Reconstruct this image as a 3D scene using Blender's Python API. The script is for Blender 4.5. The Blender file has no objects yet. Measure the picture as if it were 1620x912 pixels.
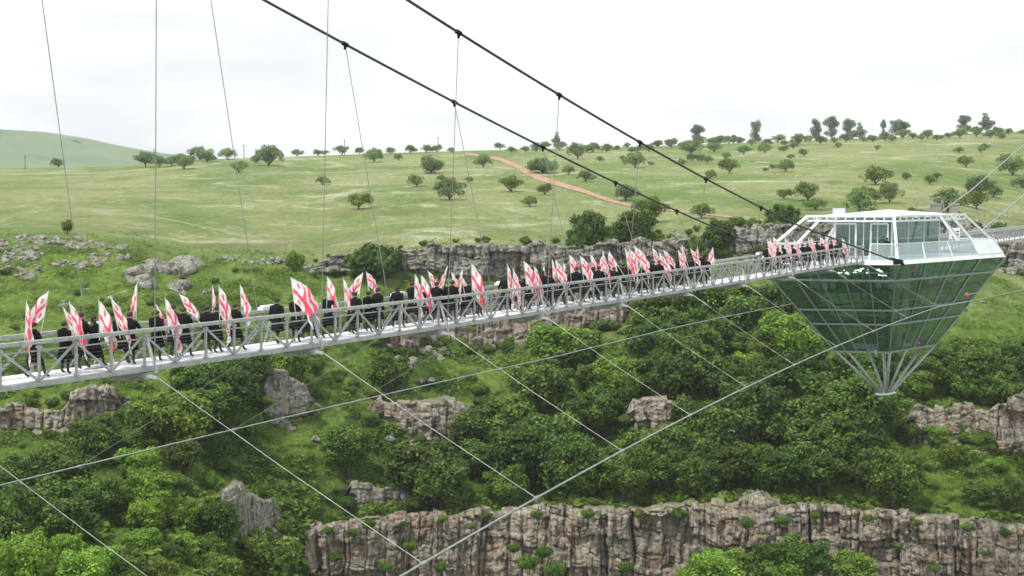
import bpy, bmesh, math, random
import numpy as np
from mathutils import Vector, Matrix, Euler
random.seed(7); rng = np.random.default_rng(7)
SC = bpy.context.scene; COL = SC.collection
PI = math.pi
# ------------------------------------------------------------------ camera
F = 2400.0; PIT = math.atan(156/F)
cam = bpy.data.objects.new('camera', bpy.data.cameras.new('camera')); COL.objects.link(cam)
cam.data.sensor_width = 36; cam.data.lens = 36*F/1620
cam.data.clip_start = 0.5; cam.data.clip_end = 9000
cam.rotation_euler = (PI/2 - PIT, 0, 0); SC.camera = cam
# ------------------------------------------------------------------ world, sun, exposure
SUN_EL, SUN_ROT = math.radians(58), math.radians(215)
w = bpy.data.worlds.new('World'); SC.world = w; w.use_nodes = True
nt = w.node_tree; nt.nodes.clear()
def N(nt, typ, **kw):
    n = nt.nodes.new(typ)
    for k, v in kw.items():
        if k.startswith('i_'): n.inputs[k[2:].replace('_', ' ')].default_value = v
        else: setattr(n, k, v)
    return n
L = lambda nt, a, b: nt.links.new(a, b)
out = N(nt, 'ShaderNodeOutputWorld'); bg = N(nt, 'ShaderNodeBackground'); bg.inputs[1].default_value = 0.14
sky = N(nt, 'ShaderNodeTexSky', sky_type='NISHITA'); sky.sun_disc = False
sky.sun_elevation = SUN_EL; sky.sun_rotation = SUN_ROT
tc = N(nt, 'ShaderNodeTexCoord'); mp = N(nt, 'ShaderNodeMapping'); mp.inputs['Scale'].default_value = (2.2, 2.2, 11)
ns = N(nt, 'ShaderNodeTexNoise'); ns.inputs['Scale'].default_value = 2.0; ns.inputs['Detail'].default_value = 5; ns.inputs['Roughness'].default_value = .5
cr = N(nt, 'ShaderNodeValToRGB')
cr.color_ramp.elements[0].position = .36; cr.color_ramp.elements[0].color = (6.9, 7.1, 7.25, 1)
cr.color_ramp.elements[1].position = .60; cr.color_ramp.elements[1].color = (9.0, 9.1, 9.15, 1)
mx = N(nt, 'ShaderNodeMix', data_type='RGBA'); mx.inputs[0].default_value = .93
L(nt, tc.outputs['Generated'], mp.inputs[0]); L(nt, mp.outputs[0], ns.inputs['Vector']); L(nt, ns.outputs[0], cr.inputs[0])
L(nt, sky.outputs[0], mx.inputs[6]); L(nt, cr.outputs[0], mx.inputs[7]); L(nt, mx.outputs[2], bg.inputs[0]); L(nt, bg.outputs[0], out.inputs[0])
sl = bpy.data.lights.new('sun', 'SUN'); sl.energy = 3.8; sl.angle = math.radians(8); sl.color = (1, .96, .9)
sun = bpy.data.objects.new('sun', sl); COL.objects.link(sun)
sd = Vector((math.sin(SUN_ROT)*math.cos(SUN_EL), math.cos(SUN_ROT)*math.cos(SUN_EL), math.sin(SUN_EL)))
sun.rotation_euler = sd.to_track_quat('Z', 'Y').to_euler()
SC.view_settings.view_transform = 'Standard'; SC.view_settings.look = 'None'
SC.view_settings.exposure = 0.1; SC.view_settings.gamma = 1
# ------------------------------------------------------------------ camera maths (turn pixels of the photograph into places)
fw = np.array([0, math.cos(PIT), -math.sin(PIT)]); up = np.array([0, math.sin(PIT), math.cos(PIT)])
def ray(x, y):
    x = np.asarray(x, float); y = np.asarray(y, float)
    u = (x-810)/F; v = -(y-456)/F
    return np.stack([u, fw[1]+v*up[1]+0*u, fw[2]+v*up[2]+0*u], -1)
def atY(x, y, D):
    r = ray(x, y); return r*(np.asarray(D)/r[..., 1])[..., None]
# ------------------------------------------------------------------ object helpers
def tag(o, label=None, cat=None, group=None, kind=None):
    for k, v in (('label', label), ('category', cat), ('group', group), ('kind', kind)):
        if v: o[k] = v
    return o
def link(name, me, mat=None, parent=None, loc=None):
    if mat is not None and not me.materials: me.materials.append(mat)
    o = bpy.data.objects.new(name, me); COL.objects.link(o)
    if parent: o.parent = parent
    if loc is not None: o.location = loc
    return o
def empty(name, loc=(0, 0, 0), rz=0, label=None, cat=None, group=None):
    o = bpy.data.objects.new(name, None); COL.objects.link(o); o.location = loc; o.rotation_euler = (0, 0, rz)
    o.empty_display_size = .3
    return tag(o, label, cat, group)
def npmesh(name, V, Fq, mat=None, smooth=False, attr=None, uv=None):
    """V (n,3), Fq (m,k) same-size faces"""
    me = bpy.data.meshes.new(name); V = np.ascontiguousarray(V, np.float32); Fq = np.ascontiguousarray(Fq, np.int32)
    m, k = Fq.shape
    me.vertices.add(len(V)); me.vertices.foreach_set('co', V.ravel())
    me.loops.add(m*k); me.loops.foreach_set('vertex_index', Fq.ravel())
    me.polygons.add(m); me.polygons.foreach_set('loop_start', np.arange(0, m*k, k, dtype=np.int32))
    me.polygons.foreach_set('loop_total', np.full(m, k, np.int32))
    if smooth: me.polygons.foreach_set('use_smooth', np.ones(m, bool))
    if attr is not None:
        a = me.attributes.new('tone', 'FLOAT', 'FACE'); a.data.foreach_set('value', np.ascontiguousarray(attr, np.float32))
    if uv is not None:
        u = me.uv_layers.new(name='UVMap'); u.data.foreach_set('uv', np.ascontiguousarray(uv[Fq.ravel()], np.float32).ravel())
    me.update(calc_edges=True)
    if mat: me.materials.append(mat)
    return me
class MB:
    def __init__(s): s.v = []; s.f = []
    def box8(s, p):
        n = len(s.v); s.v += [tuple(q) for q in p]
        s.f += [[n+i for i in q] for q in ((0, 3, 2, 1), (4, 5, 6, 7), (0, 1, 5, 4), (1, 2, 6, 5), (2, 3, 7, 6), (3, 0, 4, 7))]
    def box(s, c, d, rz=0):
        R = Matrix.Rotation(rz, 3, 'Z'); c = Vector(c); x, y, z = [k/2 for k in d]
        s.box8([c+R@Vector(q) for q in ((-x, -y, -z), (x, -y, -z), (x, y, -z), (-x, y, -z), (-x, -y, z), (x, -y, z), (x, y, z), (-x, y, z))])
    def beam(s, a, b, w, h, upv=(0, 0, 1)):
        a = Vector(a); b = Vector(b); d = (b-a).normalized(); r = d.cross(Vector(upv))
        if r.length < 1e-3: r = Vector((1, 0, 0))
        r.normalize(); u = r.cross(d).normalized(); r *= w/2; u *= h/2
        s.box8([a-r-u, a+r-u, b+r-u, b-r-u, a-r+u, a+r+u, b+r+u, b-r+u])
    def tube(s, pts, rad, n=6, cap=True):
        pts = [Vector(p) for p in pts]; m = len(pts); base = len(s.v)
        rad = rad if hasattr(rad, '__len__') else [rad]*m
        for i, p in enumerate(pts):
            d = (pts[min(i+1, m-1)]-pts[max(i-1, 0)]).normalized()
            r = d.cross(Vector((0, 0, 1)));
            if r.length < .05: r = d.cross(Vector((0, 1, 0)))
            r.normalize(); u = r.cross(d)
            for k in range(n):
                a = 2*PI*k/n; s.v.append(tuple(p+(r*math.cos(a)+u*math.sin(a))*rad[i]))
        for i in range(m-1):
            for k in range(n):
                a = base+i*n; s.f.append([a+k, a+(k+1) % n, a+n+(k+1) % n, a+n+k])
        if cap:
            s.f.append([base+k for k in range(n)][::-1]); s.f.append([base+(m-1)*n+k for k in range(n)])
    def poly(s, pts):
        n = len(s.v); s.v += [tuple(p) for p in pts]; s.f.append(list(range(n, n+len(pts))))
    def prism(s, pts, h):
        """pts ring (3D), extruded by vector h"""
        n = len(s.v); m = len(pts); h = Vector(h)
        s.v += [tuple(Vector(p)) for p in pts]+[tuple(Vector(p)+h) for p in pts]
        s.f.append(list(range(n, n+m))[::-1]); s.f.append(list(range(n+m, n+2*m)))
        for i in range(m): j = (i+1) % m; s.f.append([n+i, n+j, n+m+j, n+m+i])
    def mesh(s, name, mat=None, smooth=False):
        me = bpy.data.meshes.new(name); me.from_pydata(s.v, [], s.f); me.update()
        if smooth:
            for p in me.polygons: p.use_smooth = True
        if mat: me.materials.append(mat)
        return me
    def build(s, name, mat=None, parent=None, smooth=False):
        return link(name, s.mesh(name, None, smooth), mat, parent)
# ------------------------------------------------------------------ noise
def _hash(ix, iy, seed=0):
    h = (ix.astype(np.int64)*374761393+iy.astype(np.int64)*668265263+seed*1274126177) & 0xffffffff
    h = ((h ^ (h >> 13))*1274126177) & 0xffffffff
    return ((h ^ (h >> 16)) & 0xffffff)/float(0x1000000)
def vnoise(x, y, seed=0):
    x = np.asarray(x, float); y = np.asarray(y, float)
    ix = np.floor(x); iy = np.floor(y); fx = x-ix; fy = y-iy; fx = fx*fx*(3-2*fx); fy = fy*fy*(3-2*fy)
    a = _hash(ix, iy, seed); b = _hash(ix+1, iy, seed); c = _hash(ix, iy+1, seed); d = _hash(ix+1, iy+1, seed)
    return (a*(1-fx)+b*fx)*(1-fy)+(c*(1-fx)+d*fx)*fy
def fbm(x, y, oc=4, seed=0):
    s = 0; a = .5
    for i in range(oc): s = s+a*(vnoise(x*2**i, y*2**i, seed+i*17)-.5)*2; a *= .5
    return s
def worley(x, y, seed=0):
    ix = np.floor(x); iy = np.floor(y); f1 = np.full(x.shape, 9.); f2 = np.full(x.shape, 9.); idv = np.zeros(x.shape); cx = np.zeros(x.shape); cy = np.zeros(x.shape)
    for dx in (-1, 0, 1):
        for dy in (-1, 0, 1):
            jx = ix+dx; jy = iy+dy
            px = jx+.1+.8*_hash(jx, jy, seed); py = jy+.1+.8*_hash(jx, jy, seed+5)
            d = (np.abs(x-px)**3.2+np.abs(y-py)**3.2)**(1/3.2); h = _hash(jx, jy, seed+9)
            c1 = d < f1; f2 = np.where(c1, f1, np.minimum(f2, d)); idv = np.where(c1, h, idv); cx = np.where(c1, x-px, cx); cy = np.where(c1, y-py, cy); f1 = np.where(c1, d, f1)
    return f1, f2, idv, cx, cy
def joint(x, seed=0, k=None):
    """1-D cells with uneven widths: distance to the nearest joint, cell id, signed place in the cell"""
    k = 0*x if k is None else k; i = np.floor(x)
    e = lambda j: j+.15+.7*_hash(j, k, seed)
    lo = np.where(x < e(i), e(i-1), e(i)); cid = np.where(x < e(i), i-1, i); hi = e(cid+1)
    return np.minimum(x-lo, hi-x), _hash(cid, k, seed+3), (x-(lo+hi)/2)/(hi-lo), cid
# ------------------------------------------------------------------ materials
def mat(name, col=(.5, .5, .5), rough=.6, metal=0, spec=.5):
    m = bpy.data.materials.new(name); m.use_nodes = True; b = m.node_tree.nodes['Principled BSDF']
    b.inputs['Base Color'].default_value = (*col, 1); b.inputs['Roughness'].default_value = rough
    b.inputs['Metallic'].default_value = metal; b.inputs['Specular IOR Level'].default_value = spec
    return m
def ramp(nt, stops):
    r = N(nt, 'ShaderNodeValToRGB'); e = r.color_ramp.elements
    while len(e) < len(stops): e.new(.5)
    for q, (p, c) in zip(e, stops): q.position = p; q.color = (*c, 1) if hasattr(c, '__len__') else (c, c, c, 1)
    return r
def noise(nt, vec, scale, detail=4, rough=.55, sc=None, dist=0):
    if sc is not None:
        m = N(nt, 'ShaderNodeMapping'); m.inputs['Scale'].default_value = sc; L(nt, vec, m.inputs[0]); vec = m.outputs[0]
    n = N(nt, 'ShaderNodeTexNoise'); n.inputs['Scale'].default_value = scale; n.inputs['Detail'].default_value = detail
    n.inputs['Roughness'].default_value = rough; n.inputs['Distortion'].default_value = dist; L(nt, vec, n.inputs['Vector']); return n.outputs[0]
def mixc(nt, fac, a, b, mode='MIX'):
    m = N(nt, 'ShaderNodeMix', data_type='RGBA', blend_type=mode)
    for s, v in ((0, fac), (6, a), (7, b)):
        if isinstance(v, (int, float)): m.inputs[s].default_value = v
        elif isinstance(v, tuple): m.inputs[s].default_value = (*v, 1)
        else: L(nt, v, m.inputs[s])
    return m.outputs[2]
def bump(nt, h, b, strength=.5, dist=.1):
    n = N(nt, 'ShaderNodeBump'); n.inputs['Strength'].default_value = strength; n.inputs['Distance'].default_value = dist
    L(nt, h, n.inputs['Height']); L(nt, n.outputs[0], b.inputs['Normal'])
def noisy(name, c1, c2, scale=8, rough=.6, metal=0, det=4, spec=.5, bumps=0):
    m = mat(name, c1, rough, metal, spec); t = m.node_tree; b = t.nodes['Principled BSDF']; tcn = N(t, 'ShaderNodeTexCoord')
    n = noise(t, tcn.outputs['Object'], scale, det); r = ramp(t, [(.35, c1), (.65, c2)]); L(t, n, r.inputs[0]); L(t, r.outputs[0], b.inputs['Base Color'])
    if bumps: bump(t, n, b, bumps, .02)
    return m
M_steel = noisy('painted_steel', (.33, .34, .35), (.46, .47, .48), 3.0, .45, .15, 5, bumps=.1)
M_steel_d = noisy('galvanised_steel', (.22, .23, .24), (.33, .34, .35), 4.0, .5, .3)
M_cable = noisy('cable_dark', (.035, .037, .035), (.07, .07, .065), 2.0, .6, .2)
M_cable_l = noisy('cable_light', (.23, .25, .245), (.34, .36, .35), 2.0, .45, .35)
M_tie = noisy('tie_steel', (.17, .185, .18), (.25, .27, .26), 2.0, .45, .35)
M_hang = noisy('hanger_steel', (.16, .17, .16), (.24, .25, .24), 2.0, .5, .3)
M_wire = mat('wire_steel', (.10, .105, .105), .5, .4)
M_white = noisy('white_paint', (.66, .69, .70), (.80, .82, .82), 1.2, .4)
M_deck = noisy('deck_white', (.62, .64, .66), (.78, .80, .82), 2.5, .35)
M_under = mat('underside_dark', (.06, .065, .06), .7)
M_black = noisy('black_cloth', (.006, .006, .007), (.014, .014, .016), 14, .9, 0, 3, .15)
M_boot = mat('boot_leather', (.01, .01, .011), .4)
M_skin = mat('skin', (.45, .27, .19), .55)
M_hair = mat('dark_hair', (.012, .009, .007), .6)
M_hair2 = mat('brown_hair', (.05, .028, .015), .6)
M_pole = mat('pole_pale', (.55, .55, .52), .4)
M_dark = mat('interior_dark', (.05, .07, .065), .6)
M_int = mat('interior_grey', (.12, .17, .155), .5)
M_pink = mat('pink_plastic', (.9, .03, .28), .4)
M_conc = noisy('concrete', (.22, .21, .20), (.33, .32, .30), 2, .85)
M_wood = noisy('pole_wood', (.10, .09, .08), (.16, .15, .13), 3, .9)
def flag_mat():
    m = mat('flag_cloth', (.8, .8, .8), .75, 0, .2); t = m.node_tree; b = t.nodes['Principled BSDF']
    uv = N(t, 'ShaderNodeUVMap'); sp = N(t, 'ShaderNodeSeparateXYZ'); L(t, uv.outputs[0], sp.inputs[0])
    def mth(op, a, b_=None):
        n = N(t, 'ShaderNodeMath', operation=op)
        for i, v in enumerate((a, b_)):
            if v is None: continue
            if isinstance(v, (int, float)): n.inputs[i].default_value = v
            else: L(t, v, n.inputs[i])
        return n.outputs[0]
    X = mth('MULTIPLY', sp.outputs[0], 1.5); Y = sp.outputs[1]       # flag is 1.5 x 1
    big = mth('MAXIMUM', mth('LESS_THAN', mth('ABSOLUTE', mth('SUBTRACT', X, .75)), .092), mth('LESS_THAN', mth('ABSOLUTE', mth('SUBTRACT', Y, .5)), .092))
    qx = mth('ABSOLUTE', mth('SUBTRACT', mth('ABSOLUTE', mth('SUBTRACT', X, .75)), .43)); qy = mth('ABSOLUTE', mth('SUBTRACT', mth('ABSOLUTE', mth('SUBTRACT', Y, .5)), .305))
    # small flared crosses: arms widen outward
    a1 = mth('MULTIPLY', mth('LESS_THAN', qx, mth('ADD', mth('MULTIPLY', qy, .28), .022)), mth('LESS_THAN', qy, .105))
    a2 = mth('MULTIPLY', mth('LESS_THAN', qy, mth('ADD', mth('MULTIPLY', qx, .28), .022)), mth('LESS_THAN', qx, .105))
    allm = mth('MAXIMUM', big, mth('MAXIMUM', a1, a2))
    c = mixc(t, allm, (.86, .85, .86), (.93, .14, .21))
    L(t, c, b.inputs['Base Color'])
    tr = N(t, 'ShaderNodeBsdfTranslucent'); L(t, c, tr.inputs[0]); ms = N(t, 'ShaderNodeMixShader'); ms.inputs[0].default_value = .48
    L(t, b.outputs[0], ms.inputs[1]); L(t, tr.outputs[0], ms.inputs[2]); L(t, ms.outputs[0], t.nodes['Material Output'].inputs[0])
    return m
M_flag = flag_mat()
def leaf_mat(name, dark, mid, light, trans=.3, hue=.012):
    m = mat(name, mid, .6, 0, .25); t = m.node_tree; b = t.nodes['Principled BSDF']
    at = N(t, 'ShaderNodeAttribute'); at.attribute_name = 'tone'; r = ramp(t, [(0, dark), (.5, mid), (1, light)]); L(t, at.outputs['Fac'], r.inputs[0])
    oi = N(t, 'ShaderNodeObjectInfo'); hs = N(t, 'ShaderNodeHueSaturation'); mr = N(t, 'ShaderNodeMapRange'); mr.inputs[3].default_value = .5-hue; mr.inputs[4].default_value = .5+hue
    L(t, oi.outputs['Random'], mr.inputs[0]); L(t, mr.outputs[0], hs.inputs['Hue'])
    mv = N(t, 'ShaderNodeMapRange'); mv.inputs[3].default_value = .78; mv.inputs[4].default_value = 1.25
    fr = N(t, 'ShaderNodeMath', operation='FRACT'); mu = N(t, 'ShaderNodeMath', operation='MULTIPLY'); mu.inputs[1].default_value = 7.31
    L(t, oi.outputs['Random'], mu.inputs[0]); L(t, mu.outputs[0], fr.inputs[0]); L(t, fr.outputs[0], mv.inputs[0]); L(t, mv.outputs[0], hs.inputs['Value'])
    L(t, r.outputs[0], hs.inputs['Color']); L(t, hs.outputs[0], b.inputs['Base Color'])
    tr = N(t, 'ShaderNodeBsdfTranslucent'); L(t, hs.outputs[0], tr.inputs[0]); ms = N(t, 'ShaderNodeMixShader'); ms.inputs[0].default_value = trans
    L(t, b.outputs[0], ms.inputs[1]); L(t, tr.outputs[0], ms.inputs[2]); L(t, ms.outputs[0], t.nodes['Material Output'].inputs[0])
    return m
LEAF = [leaf_mat('leaves_dark', (.028, .060, .012), (.078, .145, .022), (.175, .275, .042)),
        leaf_mat('leaves_mid', (.052, .096, .015), (.125, .20, .028), (.225, .32, .048)),
        leaf_mat('leaves_light', (.085, .165, .020), (.18, .32, .035), (.28, .44, .06)),
        leaf_mat('leaves_meadow', (.095, .16, .05), (.175, .265, .08), (.27, .36, .12), .4),
        leaf_mat('leaves_poplar_hazed', (.19, .25, .18), (.26, .32, .23), (.32, .38, .28), .55)]  # poplar: distance haze is put into the pale, greyed leaf colours
M_tuft = leaf_mat('tuft_leaves', (.050, .098, .018), (.115, .20, .030), (.205, .31, .052), .3, .0)
M_bark = noisy('bark', (.05, .042, .033), (.09, .08, .065), 6, .9)
def rock_mat(name, sc=1.0, red=.5, pal=((.085, .066, .052), (.18, .143, .115), (.275, .228, .185), (.42, .375, .315))):
    m = mat(name, (.3, .28, .25), .9, 0, .2); t = m.node_tree; b = t.nodes['Principled BSDF']; g = N(t, 'ShaderNodeNewGeometry'); P = g.outputs['Position']
    base = ramp(t, [(.30, pal[0]), (.46, pal[1]), (.60, pal[2]), (.8, pal[3])]); L(t, noise(t, P, .9*sc, 7, .65, (1, 1, .45)), base.inputs[0])
    pk = ramp(t, [(.50-.18*(red-.5), 0.), (.62-.18*(red-.5), .75)]); L(t, noise(t, P, .22*sc, 4, .6, (1, 1, .8), 1), pk.inputs[0])
    c = mixc(t, pk.outputs[0], base.outputs[0], (.27, .17, .12))
    gy = ramp(t, [(.47, 0.), (.62, .8)]); L(t, noise(t, P, 1.6*sc, 6, .7), gy.inputs[0])
    c = mixc(t, gy.outputs[0], c, (.37, .365, .325))
    dk = ramp(t, [(.38, .9), (.47, 0.)]); L(t, noise(t, P, .7*sc, 6, .65, (1, 1, .3), .5), dk.inputs[0]); c = mixc(t, dk.outputs[0], c, (.05, .042, .036))
    oc = ramp(t, [(.68, 0.), (.74, .8)]); L(t, noise(t, P, .55*sc, 4, .6), oc.inputs[0]); c = mixc(t, oc.outputs[0], c, (.42, .21, .06))
    sp = N(t, 'ShaderNodeSeparateXYZ'); L(t, g.outputs['Normal'], sp.inputs[0])     # moss sits on ledges that face up
    ms = N(t, 'ShaderNodeMath', operation='MULTIPLY'); rr = ramp(t, [(.45, 0.), (.8, 1.)]); L(t, sp.outputs[2], rr.inputs[0]); rn = ramp(t, [(.50, 0.), (.60, .9)]); L(t, noise(t, P, 1.2*sc, 4), rn.inputs[0])
    L(t, rr.outputs[0], ms.inputs[0]); L(t, rn.outputs[0], ms.inputs[1]); c = mixc(t, ms.outputs[0], c, (.11, .17, .04))
    L(t, c, b.inputs['Base Color']); bump(t, noise(t, P, 5*sc, 8, .7), b, .8, .12)
    return m
M_rock = rock_mat('cliff_rock', 1.0, .42); M_rockg = rock_mat('grey_rock', 1.6, .12, ((.08, .076, .068), (.16, .15, .135), (.24, .23, .21), (.37, .36, .33)))
# =================================================================== TERRAIN
XS = [-500, 0, 100, 200, 300, 400, 500, 600, 700, 800, 900, 1000, 1100, 1200, 1300, 1400, 1500, 1620, 2150]
def tab(v): return lambda x: np.interp(x, XS, v)
#            -500   0    100  200  300  400  500  600  700  800  900  1000 1100 1200 1300 1400 1500 1620 2150
ySky = tab([ 275, 267, 265, 262, 254, 250, 247, 243, 240, 237, 235, 233, 229, 225, 222, 218, 213, 208, 190])
DSky = tab([ 500, 520, 520, 520, 530, 540, 560, 580, 600, 610, 620, 640, 650, 660, 670, 680, 690, 700, 740])
yRim = tab([ 372, 374, 374, 380, 402, 408, 414, 402, 390, 388, 388, 382, 376, 364, 358, 356, 356, 384, 400])
DRim = tab([ 205, 208, 208, 209, 210, 212, 214, 216, 219, 222, 225, 228, 230, 232, 235, 238, 240, 238, 236])
yR2  = tab([ 380, 380, 380, 385, 418, 420, 430, 428, 432, 438, 438, 416, 402, 392, 392, 398, 404, 424, 440])
DR2  = tab([ 203, 206, 206, 207, 206, 208, 210, 212, 215, 218, 221, 224, 226, 228, 231, 234, 236, 234, 232])
yT   = tab([ 520, 520, 520, 520, 520, 515, 505, 495, 476, 470, 470, 468, 470, 475, 480, 485, 490, 500, 510])
DT   = tab([ 176, 176, 177, 178, 181, 186, 192, 200, 208, 211, 213, 214, 212, 210, 208, 206, 204, 204, 204])
yB   = tab([ 565, 565, 565, 565, 565, 565, 560, 556, 552, 548, 532, 505, 500, 505, 520, 530, 540, 540, 545])
DB   = tab([ 168, 168, 169, 170, 173, 176, 184, 196, 204, 207, 209, 210, 207, 203, 200, 198, 197, 197, 197])
yC3  = tab([ 850, 850, 850, 850, 850, 855, 838, 824, 817, 811, 808, 808, 806, 798, 804, 814, 824, 838, 860])
DC3  = tab([ 132, 132, 133, 135, 140, 152, 163, 166, 167, 168, 168, 168, 168, 168, 168, 168, 168, 168, 168])
yF   = tab([1000,1000,1000,1000,1000,1010,1030,1030,1030,1030,1030,1030,1030,1030,1030,1030,1030,1040,1060])
DF_  = tab([ 112, 112, 113, 115, 122, 145, 168, 172, 172, 172, 172, 172, 172, 172, 172, 172, 172, 172, 172])
yG   = tab([1400]*19); DG = tab([70, 72, 72, 74, 80, 90, 100, 105]+[108]*11)
KEYS = [(yG, DG), (yF, DF_), (yC3, DC3), (yB, DB), (yT, DT), (yR2, DR2), (yRim, DRim), (ySky, DSky)]
def Dt(x, y, rough=True):
    x = np.asarray(x, float); y = np.asarray(y, float)
    inv = np.full(np.broadcast(x, y).shape, 1/100.)
    for (ya, Da), (yb, Db) in zip(KEYS[:-1], KEYS[1:]):
        A = ya(x); B = yb(x); f = np.clip((A-y)/(A-B), 0, 1); v = (1-f)/Da(x)+f/Db(x)
        inv = np.where((y <= A), v, inv)
    D = 1/inv
    if rough:
        rim = yRim(x)
        m = np.clip((y-rim)/40, .0, 1); sk = np.clip((y-ySky(x))/12, 0, 1)
        D = D*(1+m*(.016*fbm(x/90, y/45, 5, 3)+.005*fbm(x/17, y/9, 3, 8)) + (1-m)*sk*.012*fbm(x/150, y/14, 4, 21))
    return D
def terrP(x, y): return atY(x, y, Dt(x, y))
gx = np.arange(-500, 2151, 5.0); ts = np.linspace(0, 1, 30)
rows = []
seg = [14, 26, 90, 26, 40, 22, 60]
yy = [];
for (ya, _), (yb, _), n in zip(KEYS[:-1], KEYS[1:], seg):
    for i in range(n): yy.append(ya(gx)+(yb(gx)-ya(gx))*i/n)
yy.append(ySky(gx)); YY = np.array(yy); XX = np.broadcast_to(gx, YY.shape)
P = terrP(XX, YY)
# beyond the crest the plateau rolls gently away out of sight
crest = P[-1]; ext = []
for k, (dy, dz) in enumerate(((60, -.8), (250, -9), (700, -34))):
    e = crest.copy(); s = (e[:, 1]+dy)/e[:, 1]; e = e*s[:, None]; e[:, 2] = crest[:, 2]+dz; ext.append(e)
front = P[0]; e2 = front.copy(); e2[:, 2] = -70; e2[:, :2] *= .55
allP = np.concatenate([[e2], P, ext], 0); nr, nc = allP.shape[:2]
def gridfaces(nr, nc):
    i = np.arange(nr-1)[:, None]*nc+np.arange(nc-1)[None]; return np.stack([i, i+1, i+nc+1, i+nc], -1).reshape(-1, 4)
def terrain_mat():
    m = mat('grass_land', (.1, .17, .03), .95, 0, .1); t = m.node_tree; b = t.nodes['Principled BSDF']; g = N(t, 'ShaderNodeNewGeometry'); P = g.outputs['Position']
    # meadow: dry ochre, green swards and pale flower drifts
    n1 = ramp(t, [(.40, (.135, .20, .055)), (.50, (.20, .25, .09)), (.62, (.265, .285, .125))]); L(t, noise(t, P, .018, 5, .6, (1, .55, 1), .6), n1.inputs[0])
    n2 = ramp(t, [(.50, 0.), (.66, .8)]); L(t, noise(t, P, .035, 6, .65, (1, .5, 1), 1.2), n2.inputs[0]); mead = mixc(t, n2.outputs[0], n1.outputs[0], (.10, .17, .035))
    n3 = ramp(t, [(.54, 0.), (.66, .7)]); L(t, noise(t, P, .055, 9, .72, (.55, .5, 1), 1.6), n3.inputs[0]); mead = mixc(t, n3.outputs[0], mead, (.50, .50, .36))
    n3b = ramp(t, [(.56, 0.), (.66, .6)]); L(t, noise(t, P, .35, 6, .75, (.6, .25, 1), 1), n3b.inputs[0]); mead = mixc(t, n3b.outputs[0], mead, (.42, .42, .27))
    # shelf: rank green grass with darker weeds
    s1 = ramp(t, [(.34, (.050, .090, .018)), (.50, (.12, .195, .032)), (.66, (.185, .265, .055))]); L(t, noise(t, P, .16, 7, .68, None, .5), s1.inputs[0])
    s2 = ramp(t, [(.55, 0.), (.72, .6)]); L(t, noise(t, P, .8, 6, .7), s2.inputs[0]); shelf = mixc(t, s2.outputs[0], s1.outputs[0], (.13, .145, .06))
    n4 = ramp(t, [(.36, .80), (.64, 1.18)]); L(t, noise(t, P, .9, 8, .75, (1, .22, 1), .4), n4.inputs[0]); mead = mixc(t, 1.0, mead, n4.outputs[0], 'MULTIPLY')
    n5 = ramp(t, [(.55, 0.), (.66, .55)]); L(t, noise(t, P, .07, 7, .7, (.5, .8, 1), 1), n5.inputs[0]); mead = mixc(t, n5.outputs[0], mead, (.20, .165, .085))
    s3 = ramp(t, [(.36, .50), (.50, .95), (.64, 1.4)]); L(t, noise(t, P, 1.6, 8, .78, (1, .5, 1), .3), s3.inputs[0]); shelf = mixc(t, 1.0, shelf, s3.outputs[0], 'MULTIPLY')
    sp = N(t, 'ShaderNodeSeparateXYZ'); L(t, P, sp.inputs[0]); mr = N(t, 'ShaderNodeMapRange'); mr.inputs[1].default_value = 204; mr.inputs[2].default_value = 232
    ad = N(t, 'ShaderNodeMath', operation='MULTIPLY_ADD'); ad.inputs[1].default_value = 26; L(t, noise(t, P, .05, 4), ad.inputs[0])
    sub = N(t, 'ShaderNodeMath', operation='SUBTRACT'); L(t, sp.outputs[1], ad.inputs[2]); L(t, ad.outputs[0], sub.inputs[0]); sub.inputs[1].default_value = 9; L(t, sub.outputs[0], mr.inputs[0])
    c = mixc(t, mr.outputs[0], shelf, mead)
    L(t, c, b.inputs['Base Color']); bump(t, noise(t, P, 2.2, 8, .75), b, 1.0, .5)
    return m
M_terr = terrain_mat()
terr = link('terrain', npmesh('terrain', allP.reshape(-1, 3), gridfaces(nr, nc), M_terr, True)); tag(terr, kind='structure')
# canyon floor under and around the viewpoint, one sheet to the horizon
fl = MB(); fl.poly([(-1690, -190, -72), (1690, -190, -72), (1690, 2990, -72), (-1690, 2990, -72)])
tag(fl.build('canyon_floor', M_terr), kind='structure')
# distant hill
hx = np.arange(-900, 620, 12.0); hy = np.interp(hx, [-900, -400, 0, 40, 70, 130, 200, 260, 330, 450, 620], [225, 205, 205, 207, 209, 218, 233, 243, 250, 262, 275])
hr = []
for k, f in enumerate(np.linspace(0, 1, 26)):
    yv = 290+(hy-290)*f; D = 1700+700*f+60*fbm(hx/40+5, yv/12, 4, 4); hr.append(atY(hx, yv, D))
e = hr[-1].copy(); e[:, 1] += 500; e[:, 2] -= 200; hr.append(e); H = np.array(hr)
M_hill = noisy('hill_grass', (.07, .135, .045), (.15, .21, .075), .004, .95, 0, 8)
_t = M_hill.node_tree; _g = N(_t, 'ShaderNodeNewGeometry')
for _n in [n for n in _t.nodes if n.type == 'TEX_NOISE']: L(_t, _g.outputs['Position'], _n.inputs['Vector'])
tag(link('distant_hill', npmesh('distant_hill', H.reshape(-1, 3), gridfaces(*H.shape[:2]), M_hill, True)), kind='structure')
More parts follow.
